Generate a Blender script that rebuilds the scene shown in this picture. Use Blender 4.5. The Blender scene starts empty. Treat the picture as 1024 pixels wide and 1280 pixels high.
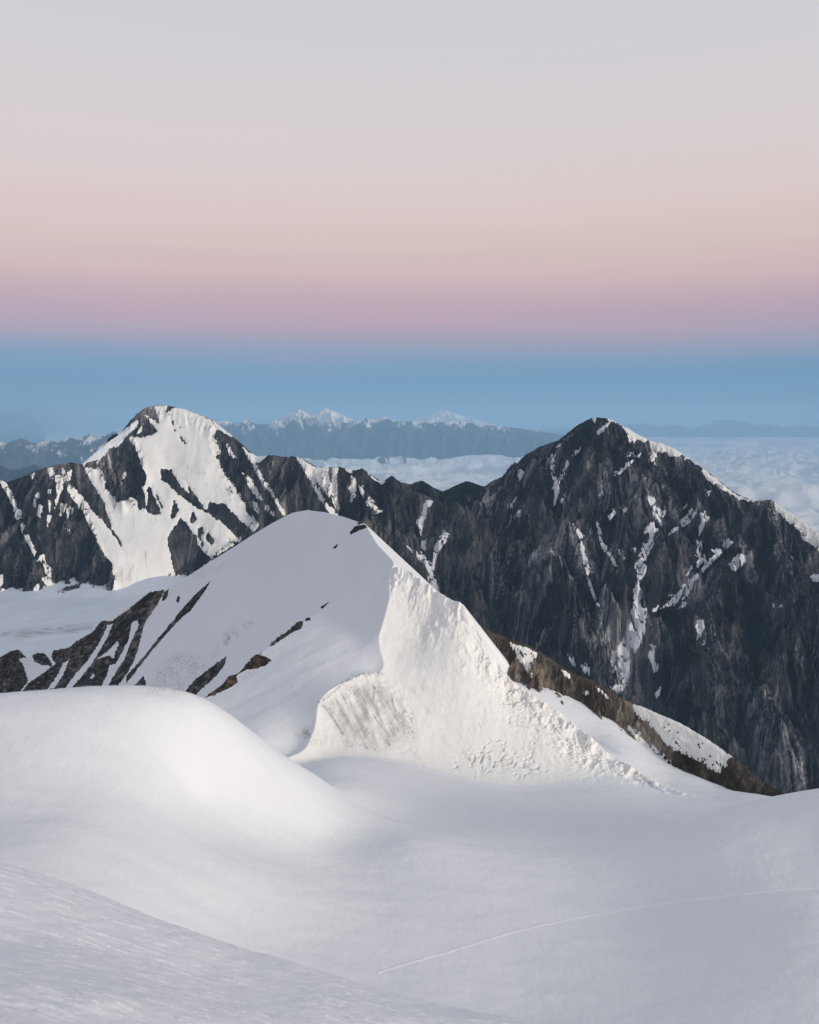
import bpy, math
import numpy as np

# ------------------------------------------------------------------ camera, light, sky, exposure
scene = bpy.context.scene
F = 1100.0                                   # focal length in pixels of a 1024 px wide picture
TH = math.atan(112.0 / F)                    # camera looks slightly down
CT, ST = math.cos(TH), math.sin(TH)

cam_d = bpy.data.cameras.new('camera')
cam_d.sensor_fit = 'HORIZONTAL'
cam_d.sensor_width = 36.0
cam_d.lens = 36.0 * F / 1024.0
cam_d.clip_start = 0.2
cam_d.clip_end = 600000.0
cam = bpy.data.objects.new('camera', cam_d)
scene.collection.objects.link(cam)
cam.location = (0, 0, 0)
cam.rotation_euler = (math.pi / 2 - TH, 0, 0)
scene.camera = cam

SUN_EL, SUN_AZ = 10.5, 120.0                 # degrees above the horizon; clockwise from the view direction (behind, right)
SUN_E, SKY_E, NISH_E = 2.6, 0.98, 0.010
EXPOSURE = 0.0

world = bpy.data.worlds.new("World")
scene.world = world
world.use_nodes = True
wn, wl = world.node_tree.nodes, world.node_tree.links
wn.clear()
out = wn.new('ShaderNodeOutputWorld')
tc = wn.new('ShaderNodeTexCoord')
sx = wn.new('ShaderNodeSeparateXYZ')
wl.new(tc.outputs['Generated'], sx.inputs[0])
ramp = wn.new('ShaderNodeValToRGB')
cr = ramp.color_ramp


def lin(r, g, b):
    f = lambda v: (v / 255 / 12.92) if v <= 10 else ((v / 255 + 0.055) / 1.055) ** 2.4
    return (f(r), f(g), f(b), 1)


def elev(py):                                 # sine of the elevation of a picture row at the centre column
    b = (640 - py) / F
    z, y = -ST + b * CT, CT + b * ST
    return z / math.hypot(z, y)


SKY = [(528, (110, 153, 186)), (500, (103, 148, 182)), (474, (101, 144, 179)), (458, (118, 147, 180)), (440, (147, 152, 177)),
       (419, (174, 157, 174)), (394, (193, 163, 173)), (365, (206, 174, 178)), (340, (217, 185, 181)), (300, (222, 197, 189)),
       (250, (224, 206, 200)), (180, (221, 209, 207)), (100, (216, 209, 211)), (0, (211, 208, 213))]
while len(cr.elements) < len(SKY) + 2:
    cr.elements.new(0.5)
for e, (py, c) in zip(cr.elements, SKY):
    e.position = max(0.0, elev(py) * 1.0)
    e.color = lin(*c)
cr.elements[-2].position = 0.62
cr.elements[-2].color = lin(182, 187, 197)
cr.elements[-1].position = 1.0
cr.elements[-1].color = lin(157, 164, 178)
mpw = wn.new('ShaderNodeMapping')                    # faint uneven layers of haze in the sky
mpw.inputs['Scale'].default_value = (1.2, 1.2, 16.0)
wl.new(tc.outputs['Generated'], mpw.inputs[0])
nzw = wn.new('ShaderNodeTexNoise')
nzw.inputs['Scale'].default_value = 1.6
nzw.inputs['Detail'].default_value = 3
wl.new(mpw.outputs[0], nzw.inputs['Vector'])
mzw = wn.new('ShaderNodeMath')
mzw.operation = 'MULTIPLY_ADD'
mzw.inputs[1].default_value = 0.036
mzw.inputs[2].default_value = -0.018
wl.new(nzw.outputs[0], mzw.inputs[0])
azw = wn.new('ShaderNodeMath')
azw.operation = 'ADD'
wl.new(sx.outputs['Z'], azw.inputs[0])
wl.new(mzw.outputs[0], azw.inputs[1])
wl.new(azw.outputs[0], ramp.inputs[0])
bg1 = wn.new('ShaderNodeBackground')
bg1.inputs['Strength'].default_value = SKY_E
wl.new(ramp.outputs[0], bg1.inputs['Color'])
sky = wn.new('ShaderNodeTexSky')
sky.sky_type = 'NISHITA'
sky.sun_disc = False
sky.sun_elevation = math.radians(SUN_EL)
sky.sun_rotation = math.radians(SUN_AZ)
sky.altitude = 4000
bg2 = wn.new('ShaderNodeBackground')
bg2.inputs['Strength'].default_value = NISH_E
wl.new(sky.outputs[0], bg2.inputs['Color'])
add = wn.new('ShaderNodeAddShader')
wl.new(bg1.outputs[0], add.inputs[0])
wl.new(bg2.outputs[0], add.inputs[1])
wl.new(add.outputs[0], out.inputs['Surface'])

sun_d = bpy.data.lights.new('sun', 'SUN')
sun_d.energy = SUN_E
sun_d.angle = math.radians(18)
sun_d.color = (1.0, 0.90, 0.78)
sun = bpy.data.objects.new('sun', sun_d)
scene.collection.objects.link(sun)
# light travels along the lamp's -Z: azimuth clockwise from +Y
az, el = math.radians(SUN_AZ), math.radians(SUN_EL)
sdir = np.array([math.sin(az) * math.cos(el), math.cos(az) * math.cos(el), math.sin(el)])
sun.rotation_euler = (math.pi / 2 - el, 0, math.pi - az)

scene.view_settings.view_transform = 'Standard'
scene.view_settings.look = 'None'
scene.view_settings.exposure = EXPOSURE
scene.view_settings.gamma = 1.0
scene.render.engine = 'CYCLES'
scene.cycles.use_denoising = True
scene.cycles.volume_bounces = 1
scene.cycles.max_bounces = 6
scene.cycles.diffuse_bounces = 4

# ------------------------------------------------------------------ picture <-> world
def unproj(px, py, Y):
    a = (np.asarray(px, float) - 512) / F
    b = (640 - np.asarray(py, float)) / F
    t = np.asarray(Y, float) / (CT + b * ST)
    return a * t, np.asarray(Y, float) + 0 * t, (-ST + b * CT) * t


def proj(X, Y, Z):
    d = Y * CT - Z * ST
    u = Y * ST + Z * CT
    d = np.where(d < 0.1, 0.1, d)
    return 512 + F * X / d, 640 - F * u / d


def P3(pts):
    p = np.array(pts, float)
    x, y, z = unproj(p[:, 0], p[:, 1], p[:, 2])
    return np.stack([x, y, z], 1)


def crop(x0, y0, pts, s=5.12):
    return [(x0 + a / s, y0 + b / s) for a, b in pts]


# ------------------------------------------------------------------ noise
_rng = np.random.RandomState(7)
_perm = _rng.permutation(512).astype(np.int64)
_perm = np.concatenate([_perm, _perm])
_ang = _rng.rand(512) * 2 * np.pi
_gx, _gy = np.cos(_ang).astype(np.float32), np.sin(_ang).astype(np.float32)


def perlin(x, y, seed=0):
    x = np.asarray(x, float) + seed * 17.31
    y = np.asarray(y, float) + seed * 9.73
    xi, yi = np.floor(x).astype(np.int64), np.floor(y).astype(np.int64)
    xf, yf = (x - xi).astype(np.float32), (y - yi).astype(np.float32)
    u = xf * xf * xf * (xf * (xf * 6 - 15) + 10)
    v = yf * yf * yf * (yf * (yf * 6 - 15) + 10)

    def g(ix, iy, fx, fy):
        h = _perm[_perm[ix & 511] + (iy & 511)]
        return _gx[h] * fx + _gy[h] * fy
    n00 = g(xi, yi, xf, yf)
    n10 = g(xi + 1, yi, xf - 1, yf)
    n01 = g(xi, yi + 1, xf, yf - 1)
    n11 = g(xi + 1, yi + 1, xf - 1, yf - 1)
    a = n00 + u * (n10 - n00)
    b = n01 + u * (n11 - n01)
    return (a + v * (b - a)) * 1.5


def fbm(x, y, o=5, seed=0, gain=0.5, lac=2.03):
    s, a, tot = 0.0, 1.0, 0.0
    for k in range(o):
        s = s + a * perlin(x, y, seed + k)
        tot += a
        a *= gain
        x, y = x * lac, y * lac
    return s / tot


def ridged(x, y, o=5, seed=0, gain=0.5, lac=2.07):
    s, a, tot, w = 0.0, 1.0, 0.0, 1.0
    for k in range(o):
        n = 1 - np.abs(perlin(x, y, seed + k)) * 1.3
        n = np.clip(n, 0, 1) ** 2 * w
        w = np.clip(n * 1.6, 0, 1)
        s = s + a * n
        tot += a
        a *= gain
        x, y = x * lac, y * lac
    return s / tot


def sstep(a, b, x):
    t = np.clip((x - a) / (b - a), 0, 1)
    return t * t * (3 - 2 * t)


def smax(a, b, k):
    h = np.clip(0.5 + 0.5 * (a - b) / k, 0, 1)
    return b + (a - b) * h + k * h * (1 - h) * 0.5


def smin(a, b, k):
    return -smax(-a, -b, k)


# ------------------------------------------------------------------ geometry helpers
def tps(pts, lam=0.0):
    p = np.asarray(pts, float)
    n = len(p)
    c = p[:, :2].mean(0)
    sc = max(np.ptp(p[:, 0]), np.ptp(p[:, 1]))
    q = (p[:, :2] - c) / sc

    def U(r2):
        return np.where(r2 > 1e-12, r2 * np.log(np.maximum(r2, 1e-12)), 0)
    D = ((q[:, None] - q[None]) ** 2).sum(-1)
    A = np.zeros((n + 3, n + 3))
    A[:n, :n] = U(D) + lam * np.eye(n)
    A[:n, n] = 1
    A[:n, n + 1:] = q
    A[n, :n] = 1
    A[n + 1:, :n] = q.T
    w = np.linalg.solve(A, np.concatenate([p[:, 2], np.zeros(3)]))

    def ev(X, Y):
        x, y = (X - c[0]) / sc, (Y - c[1]) / sc
        r = w[n] + w[n + 1] * x + w[n + 2] * y
        for i in range(n):
            r = r + w[i] * U((x - q[i, 0]) ** 2 + (y - q[i, 1]) ** 2)
        return r
    return ev


def polyline_field(X, Y, P):
    """distance, height of the nearest point and side (positive = left of travel) of a 3D polyline seen in plan"""
    best = np.full(X.shape, 1e18)
    z = np.zeros(X.shape)
    sd = np.zeros(X.shape)
    for a, b in zip(P[:-1], P[1:]):
        dx, dy = b[0] - a[0], b[1] - a[1]
        L2 = dx * dx + dy * dy + 1e-9
        t = np.clip(((X - a[0]) * dx + (Y - a[1]) * dy) / L2, 0, 1)
        ex, ey = X - (a[0] + t * dx), Y - (a[1] + t * dy)
        d2 = ex * ex + ey * ey
        m = d2 < best
        best = np.where(m, d2, best)
        z = np.where(m, a[2] + t * (b[2] - a[2]), z)
        sd = np.where(m, dx * (Y - a[1]) - dy * (X - a[0]), sd)
    return np.sqrt(best), z, np.sign(sd)


def tents(X, Y, segs):
    h = np.full(X.shape, -1e9)
    for (a, b, s0, s1) in segs:
        dx, dy = b[0] - a[0], b[1] - a[1]
        L2 = dx * dx + dy * dy + 1e-9
        t = np.clip(((X - a[0]) * dx + (Y - a[1]) * dy) / L2, 0, 1)
        d = np.hypot(X - (a[0] + t * dx), Y - (a[1] + t * dy))
        h = np.maximum(h, a[2] + t * (b[2] - a[2]) - d * (s0 + t * (s1 - s0)))
    return h


def grid(px0, px1, nc, Ys):
    t = (np.linspace(px0, px1, nc) - 512) / F / CT
    Y = np.repeat(np.asarray(Ys, float)[:, None], nc, 1)
    return t[None] * Y, Y


def blur(h, n):
    for ax in (0, 1):
        for _ in range(2):
            pad = [(n, n) if k == ax else (0, 0) for k in range(2)]
            c = np.cumsum(np.pad(h, pad, mode='edge'), axis=ax)
            c = np.concatenate([np.zeros_like(np.take(c, [0], axis=ax)), c], axis=ax)
            w = 2 * n + 1
            hi = np.take(c, np.arange(w, c.shape[ax]), axis=ax)
            lo = np.take(c, np.arange(0, c.shape[ax] - w), axis=ax)
            h = (hi - lo) / w
    return h


def normals(X, Y, Z):
    P = np.stack([X, Y, Z], -1)
    du = np.gradient(P, axis=1)
    dv = np.gradient(P, axis=0)
    n = np.cross(du, dv)
    n /= np.linalg.norm(n, axis=-1, keepdims=True) + 1e-12
    return n


def visible(px, py):
    """True where a grid point is not hidden behind nearer points of its own column (rows run away from the viewer)"""
    m = np.minimum.accumulate(py, axis=0)
    return py <= m + 0.75


def poly_sd(px, py, poly):
    """signed distance in pixels to a polygon, positive inside"""
    best = np.full(px.shape, 1e18)
    ins = np.zeros(px.shape, bool)
    n = len(poly)
    for i in range(n):
        (x0, y0), (x1, y1) = poly[i], poly[(i + 1) % n]
        dx, dy = x1 - x0, y1 - y0
        t = np.clip(((px - x0) * dx + (py - y0) * dy) / (dx * dx + dy * dy + 1e-12), 0, 1)
        best = np.minimum(best, (px - x0 - t * dx) ** 2 + (py - y0 - t * dy) ** 2)
        if y0 != y1:
            c = ((y0 > py) != (y1 > py)) & (px < (x1 - x0) * (py - y0) / (y1 - y0) + x0)
            ins ^= c
    d = np.sqrt(best)
    return np.where(ins, d, -d)


def poly_mask(px, py, poly, holes=(), margin=6.0):
    q = np.array(poly)
    box = (px > q[:, 0].min() - margin) & (px < q[:, 0].max() + margin) & (py > q[:, 1].min() - margin) & (py < q[:, 1].max() + margin)
    sd = np.full(px.shape, -50.0)
    if not box.any():
        return sd
    s = poly_sd(px[box], py[box], poly)
    for h in holes:
        s = np.minimum(s, -poly_sd(px[box], py[box], h))
    sd[box] = s
    return sd


def mesh_obj(name, V, faces, mat, parent=None, origin=None, attrs=None, vn=None, smooth=True):
    me = bpy.data.meshes.new(name)
    o3 = np.zeros(3) if origin is None else np.asarray(origin, float)
    V = np.asarray(V, float) - o3
    me.vertices.add(len(V))
    me.vertices.foreach_set('co', V.astype(np.float32).ravel())
    faces = np.asarray(faces)
    nf, k = faces.shape
    me.loops.add(nf * k)
    me.loops.foreach_set('vertex_index', faces.astype(np.int32).ravel())
    me.polygons.add(nf)
    me.polygons.foreach_set('loop_start', np.arange(0, nf * k, k, dtype=np.int32))
    me.polygons.foreach_set('use_smooth', np.full(nf, smooth))
    me.update(calc_edges=True)
    me.validate()
    if attrs:
        for an, av in attrs.items():
            a = me.attributes.new(an, 'FLOAT', 'POINT')
            a.data.foreach_set('value', np.asarray(av, np.float32).ravel())
    if vn is not None:
        me.normals_split_custom_set_from_vertices(np.asarray(vn, float).tolist())
    me.materials.append(mat)
    o = bpy.data.objects.new(name, me)
    scene.collection.objects.link(o)
    if parent is not None:
        o.parent = parent
    else:
        o.location = o3.tolist()
    return o


def grid_faces(nr, nc, keep=None):
    i = np.arange(nr * nc).reshape(nr, nc)
    f = np.stack([i[:-1, :-1], i[:-1, 1:], i[1:, 1:], i[1:, :-1]], -1)
    if keep is not None:
        f = f[keep]
    return f.reshape(-1, 4)


def sub_mesh(name, P, keep, mat, parent=None, origin=None, attrs=None, vn=None):
    """the kept cells of a grid of points as one object"""
    nr, nc = P.shape[:2]
    f = grid_faces(nr, nc, keep)
    if not len(f):
        return None
    used, inv = np.unique(f, return_inverse=True)
    at = {k: v.ravel()[used] for k, v in (attrs or {}).items()}
    n = None if vn is None else vn.reshape(-1, 3)[used]
    return mesh_obj(name, P.reshape(-1, 3)[used], inv.reshape(-1, 4), mat, parent, origin, at, n)


def pieces(keep):
    """the 4-connected pieces of a cell mask, largest first"""
    from collections import deque
    todo = set(map(tuple, np.argwhere(keep)))
    out_ = []
    while todo:
        s0 = todo.pop()
        q, part = deque([s0]), [s0]
        while q:
            i, j = q.popleft()
            for n_ in ((i + 1, j), (i - 1, j), (i, j + 1), (i, j - 1)):
                if n_ in todo:
                    todo.remove(n_)
                    q.append(n_)
                    part.append(n_)
        out_.append(part)
    out_.sort(key=len, reverse=True)
    return out_


def largest(keep):
    p = pieces(keep)
    m = np.zeros(keep.shape, bool)
    if p:
        a = np.array(p[0])
        m[a[:, 0], a[:, 1]] = True
    return m


def tag(o, label, cat, kind=None, group=None):
    if o is None:
        return o
    o['label'] = label
    if cat:
        o['category'] = cat
    if kind:
        o['kind'] = kind
    if group:
        o['group'] = group
    return o


# ------------------------------------------------------------------ materials
def new_mat(name):
    m = bpy.data.materials.new(name)
    m.use_nodes = True
    nt = m.node_tree
    b = nt.nodes['Principled BSDF']
    b.inputs['Specular IOR Level'].default_value = 0.15
    b.inputs['Roughness'].default_value = 0.8
    return m, nt, b


def noise_node(nt, scale, detail=5, rough=0.6, mapscale=(1, 1, 1), dist=0.0):
    tcn = nt.nodes.new('ShaderNodeTexCoord')
    mp = nt.nodes.new('ShaderNodeMapping')
    mp.inputs['Scale'].default_value = mapscale
    nt.links.new(tcn.outputs['Object'], mp.inputs[0])
    n = nt.nodes.new('ShaderNodeTexNoise')
    n.inputs['Scale'].default_value = scale
    n.inputs['Detail'].default_value = detail
    n.inputs['Roughness'].default_value = rough
    n.inputs['Distortion'].default_value = dist
    nt.links.new(mp.outputs[0], n.inputs['Vector'])
    return n


def ramp_node(nt, src, stops):
    r = nt.nodes.new('ShaderNodeValToRGB')
    while len(r.color_ramp.elements) < len(stops):
        r.color_ramp.elements.new(0.5)
    for e, (p, c) in zip(r.color_ramp.elements, stops):
        e.position = p
        e.color = (*c, 1) if len(c) == 3 else c
    nt.links.new(src, r.inputs[0])
    return r


def mix(nt, fac, a, b, mode='MIX'):
    m = nt.nodes.new('ShaderNodeMix')
    m.data_type = 'RGBA'
    m.blend_type = mode
    for sock, v in ((m.inputs[0], fac), (m.inputs[6], a), (m.inputs[7], b)):
        if isinstance(v, (int, float)):
            sock.default_value = v
        elif isinstance(v, tuple):
            sock.default_value = (*v, 1) if len(v) == 3 else v
        else:
            nt.links.new(v, sock)
    return m.outputs[2]


def bump(nt, b, src, strength, dist, prev=None):
    n = nt.nodes.new('ShaderNodeBump')
    n.inputs['Strength'].default_value = strength
    n.inputs['Distance'].default_value = dist
    nt.links.new(src, n.inputs['Height'])
    if prev is not None:
        nt.links.new(prev.outputs[0], n.inputs['Normal'])
    nt.links.new(n.outputs[0], b.inputs['Normal'])
    return n


def rock_mat(name, dark, mid, light, s=1.0, warm=None):
    """s: metres per noise unit, roughly; the point attribute tone carries streaks of scree and bedding"""
    m, nt, b = new_mat(name)
    n1 = noise_node(nt, 0.009 / s, 9, 0.66, (1, 0.6, 0.5), 0.8)
    n3 = noise_node(nt, 0.06 / s, 7, 0.72, (1, 0.5, 0.4))
    tn = nt.nodes.new('ShaderNodeAttribute')
    tn.attribute_name = 'tone'
    v = nt.nodes.new('ShaderNodeMath')
    v.operation = 'MULTIPLY_ADD'
    v.inputs[1].default_value = 0.5
    nt.links.new(n3.outputs[0], v.inputs[0])
    nt.links.new(tn.outputs['Fac'], v.inputs[2])
    w = nt.nodes.new('ShaderNodeMath')
    w.operation = 'MULTIPLY_ADD'
    w.inputs[1].default_value = 0.8
    nt.links.new(n1.outputs[0], w.inputs[0])
    nt.links.new(v.outputs[0], w.inputs[2])
    off = nt.nodes.new('ShaderNodeMath')
    off.operation = 'SUBTRACT'
    off.inputs[1].default_value = 0.65
    nt.links.new(w.outputs[0], off.inputs[0])
    c = ramp_node(nt, off.outputs[0], [(0.22, tuple(q * 0.7 for q in dark)), (0.42, dark), (0.55, mid), (0.72, light), (0.93, tuple(q * 1.5 for q in light)), (1.0, (0.5, 0.5, 0.5))]).outputs[0]
    if warm:
        at = nt.nodes.new('ShaderNodeAttribute')
        at.attribute_name = 'warm'
        wr = ramp_node(nt, off.outputs[0], [(0.25, tuple(q * 0.25 for q in warm)), (0.60, warm), (0.85, tuple(q * 1.6 for q in warm))])
        c = mix(nt, at.outputs['Fac'], c, wr.outputs[0])
    nt.links.new(c, b.inputs['Base Color'])
    b.inputs['Roughness'].default_value = 0.95
    b.inputs['Specular IOR Level'].default_value = 0.1
    bump(nt, b, n3.outputs[0], 0.8, 9.0 * s)
    return m


def snow_mat(name, col=(0.86, 0.865, 0.88), scale=0.05, dist=1.0, strength=0.35, dirt=None, fine=None, var=0.05, mapscale=(1, 1, 1)):
    m, nt, b = new_mat(name)
    n = noise_node(nt, scale, 6, 0.55, mapscale)
    c = ramp_node(nt, n.outputs[0], [(0.3, tuple(v * (1 - var) for v in col)), (0.7, col)]).outputs[0]
    if dirt:
        at = nt.nodes.new('ShaderNodeAttribute')
        at.attribute_name = 'dirt'
        c = mix(nt, at.outputs['Fac'], c, dirt)
    nt.links.new(c, b.inputs['Base Color'])
    b.inputs['Roughness'].default_value = 0.65
    b.inputs['Specular IOR Level'].default_value = 0.2
    p = bump(nt, b, n.outputs[0], strength, dist)
    if fine:
        n2 = noise_node(nt, fine[0], 4, 0.6, fine[2] if len(fine) > 2 else (1, 1, 1))
        bump(nt, b, n2.outputs[0], 0.5, fine[1], p)
    return m


M_rock_left = rock_mat('rock_left', (0.020, 0.020, 0.024), (0.058, 0.055, 0.057), (0.14, 0.128, 0.12), 1.0, (0.15, 0.132, 0.115))
M_rock_right = rock_mat('rock_right', (0.026, 0.026, 0.030), (0.078, 0.075, 0.081), (0.19, 0.183, 0.182), 1.0, (0.19, 0.172, 0.155))
M_rock_rib = rock_mat('rock_rib', (0.07, 0.056, 0.043), (0.17, 0.14, 0.108), (0.30, 0.255, 0.20), 0.22)
M_rock_out = rock_mat('rock_outcrop', (0.045, 0.039, 0.036), (0.11, 0.093, 0.084), (0.24, 0.20, 0.175), 0.3)
M_snow_far = snow_mat('snow_mountain', (0.84, 0.82, 0.775), 0.02, 3.0, 0.25, (0.30, 0.28, 0.26), (0.10, 1.2, (1, 0.3, 0.3)))  # cream tint of the warm light put into the snow colour
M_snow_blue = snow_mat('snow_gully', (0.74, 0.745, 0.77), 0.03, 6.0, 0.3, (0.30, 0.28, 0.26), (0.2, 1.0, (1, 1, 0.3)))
M_glacier = snow_mat('glacier_shaded', (0.64, 0.69, 0.76), 0.006, 8.0, 0.3, (0.36, 0.37, 0.40), (0.05, 1.0))  # bluish shade over the glacier put into its base colour
M_snow_near = snow_mat('snow_near', (0.83, 0.834, 0.845), 0.02, 1.0, 0.12, (0.26, 0.245, 0.235), (0.40, 0.40, (1, 0.6, 1)), 0.02)
M_ice = snow_mat('ice_face', (0.91, 0.89, 0.845), 0.10, 1.0, 0.5, (0.25, 0.235, 0.21), (0.6, 0.5), 0.04)  # same warm light tint put into the ice colour
M_fore = snow_mat('snow_foreground', (0.91, 0.91, 0.92), 0.9, 0.10, 0.5, None, (9.0, 0.045), 0.05, (1, 1, 1))
M_track = snow_mat('packed_snow', (0.90, 0.895, 0.89), 0.5, 0.1, 0.3)
M_rubble = snow_mat('ice_rubble', (0.86, 0.85, 0.83), 0.5, 0.4, 0.5)

# ------------------------------------------------------------------ spurs and rock relief
def spur_set(ridge, rng, step, target, length, drop, side, pull=0.5, wig=0.25, sub=True, skip=0.0):
    """rocky spurs that leave a ridge down its front face; they bend towards TARGET and branch once"""
    segs = []
    P = np.asarray(ridge)
    d = np.r_[0, np.cumsum(np.hypot(*np.diff(P[:, :2], axis=0).T))]
    s = skip + step * 0.5
    while s < d[-1]:
        p = np.array([np.interp(s, d, P[:, k]) for k in range(3)])
        i = min(np.searchsorted(d, s), len(P) - 1)
        tx, ty = P[i, 0] - P[i - 1, 0], P[i, 1] - P[i - 1, 1]
        perp = np.arctan2(-tx, ty)                       # right of travel = the front
        tg = np.arctan2(target[1] - p[1], target[0] - p[0])
        a = np.arctan2((1 - pull) * np.sin(perp) + pull * np.sin(tg), (1 - pull) * np.cos(perp) + pull * np.cos(tg))
        a += rng.normal(0, 0.18)
        L = length * rng.uniform(0.6, 1.15)
        n = 7
        q = p.copy()
        q[2] -= 4
        for k in range(n):
            a2 = a + rng.normal(0, wig)
            st = L / n
            r = q + np.array([np.cos(a2) * st, np.sin(a2) * st, -st * drop * rng.uniform(0.75, 1.25)])
            segs.append((q, r, side * 0.95, side * 1.05))
            if sub and k >= 1 and rng.rand() < 0.85:
                a3 = a2 + rng.choice([-1, 1]) * rng.uniform(0.45, 0.9)
                u = r.copy()
                for _ in range(3):
                    v = u + np.array([np.cos(a3) * st * 0.6, np.sin(a3) * st * 0.6, -st * 0.6 * drop * 1.2])
                    segs.append((u, v, side * 1.1, side * 1.2))
                    u = v
                    a3 += rng.normal(0, 0.2)
            q = r
        s += step * rng.uniform(0.7, 1.3)
    return segs


def ridge_segs(P, s):
    return [(a, b, s, s) for a, b in zip(P[:-1], P[1:])]


def rock_height(X, Y, main, segs, seed, amp=1.0, k=1.0):
    d0 = polyline_field(X, Y, main)[0]
    w = sstep(8 * k, 160 * k, d0)
    wx = fbm(X / (150 * k), Y / (150 * k), 4, seed) * 60 * k * w + fbm(X / (38 * k), Y / (38 * k), 3, seed + 40) * 14 * k * w
    wy = fbm(X / (150 * k), Y / (150 * k), 4, seed + 5) * 60 * k * w + fbm(X / (38 * k), Y / (38 * k), 3, seed + 45) * 14 * k * w
    h = tents(X + wx, Y + wy, segs)
    a1 = sstep(0, 140 * k, d0)
    a2 = sstep(0, 40 * k, d0)
    h = h + amp * k * a1 * (ridged((X + wx) / (85 * k), (Y + wy * 2) / (300 * k), 5, seed + 11) - 0.45) * 62
    h = h + amp * k * a2 * (ridged((X + wx) / (26 * k), (Y + wy) / (75 * k), 5, seed + 17) - 0.45) * 26
    h = h + amp * k * (0.35 + 0.65 * a2) * (ridged(X / (13 * k), Y / (13 * k), 4, seed + 23) - 0.5) * 10
    return h, d0


def flow_tone(X, Y, H, Ys, cell, steps, ds, seed, nb=5):
    """streaks that follow the fall line of the terrain (noise averaged along the steepest path)"""
    t = X[0] / Y[0]
    dt = (t[-1] - t[0]) / (len(t) - 1)
    hb = blur(H, nb)
    dHdt = np.gradient(hb, dt, axis=1)
    dHdY = np.gradient(hb, Ys, axis=0)
    gx = dHdt / Y
    gy = dHdY - (X / Y) / Y * dHdt
    n = np.hypot(gx, gy) + 1e-6
    gx, gy = (gx / n).astype(np.float32), (gy / n).astype(np.float32)
    acc = perlin(X / cell, Y / cell, seed) * 0
    for sg in (1, -1):
        x, y = X.copy(), Y.copy()
        for k in range(steps):
            i = np.clip(np.searchsorted(Ys, y), 0, len(Ys) - 1)
            j = np.clip(((x / y - t[0]) / dt + 0.5).astype(int), 0, len(t) - 1)
            x = x + sg * ds * gx[i, j]
            y = y + sg * ds * gy[i, j]
            acc = acc + perlin(x / cell, y / cell, seed)
    return acc / acc.std()


def rock_tone(X, Y, H, Ys, k, seed, st=1.0):
    a = flow_tone(X, Y, H, Ys, 4.5 * k, 26, 5.0 * k, seed)
    b = flow_tone(X, Y, H, Ys, 17.0 * k, 18, 9.0 * k, seed + 3, 8)
    c = fbm(X / (70 * k), Y / (70 * k), 5, seed + 6)
    m = sstep(-0.35, 0.35, fbm(X / (110 * k), Y / (150 * k), 3, seed + 8))
    return 0.46 + st * (a * 0.17 + b * 0.12) * (0.4 + 0.9 * m) + c * 0.17


def build_sheets(parent, origin, X, Y, H, defs, mat, thick, seed, base_mix=0.5, nb=3, edge=0.9, attr=None):
    """snow lying on rock: each polygon becomes a sheet of its own, a child of the mountain"""
    hb = np.maximum(H * (1 - base_mix) + blur(H, nb) * base_mix, H - 0.4 * thick)
    N = normals(X, Y, blur(H, 2))
    px, py = proj(X, Y, H)
    vis = visible(px, py)
    rag = fbm(px / 6.0, py / 11.0, 5, seed, 0.62) * 3.2 + fbm(px / 1.7, py / 4.0, 2, seed + 9) * 1.0
    scale = Y / F
    for name, label, poly, holes, m in defs:
        sd = poly_mask(px, py, poly, holes, 7)
        q = np.array(poly)
        size = min(np.ptp(q[:, 0]), np.ptp(q[:, 1]))
        e = edge * min(1.0, max(0.0, sd.max() - 0.4) / 5.0)
        s = np.where(sd > -40, sd + rag * e + 0.5, -50)
        off = np.clip(s * scale * 0.35, -thick * 2.2, thick)
        ok = (s > -3.0) & vis
        keep = ok[:-1, :-1] & ok[1:, :-1] & ok[:-1, 1:] & ok[1:, 1:]
        if not keep.any():
            continue
        P = np.stack([X, Y, hb], -1) + N * off[..., None]
        pcs = pieces(keep)
        for part in pcs:
            if len(part) < max(4, 0.12 * len(pcs[0])):
                break
            a = np.array(part)
            kp = np.zeros(keep.shape, bool)
            kp[a[:, 0], a[:, 1]] = True
            o = sub_mesh(name, P, kp, m or mat, parent, origin, {'dirt': attr if attr is not None else np.zeros_like(X)})
            if o is not None and label and part is pcs[0]:
                o['label'] = label


# ================================================================== LEFT MOUNTAIN
c1 = lambda p: crop(0, 500, p)
c2 = lambda p: crop(180, 500, p)
c3 = lambda p: crop(0, 640, p)
c4 = lambda p: crop(360, 540, p)
c5 = lambda p: crop(630, 510, p)
c6 = lambda p: crop(824, 510, p)
c7 = lambda p: crop(680, 690, p)
c8 = lambda p: crop(824, 690, p)
FLOOR_Z = -480.0

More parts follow.
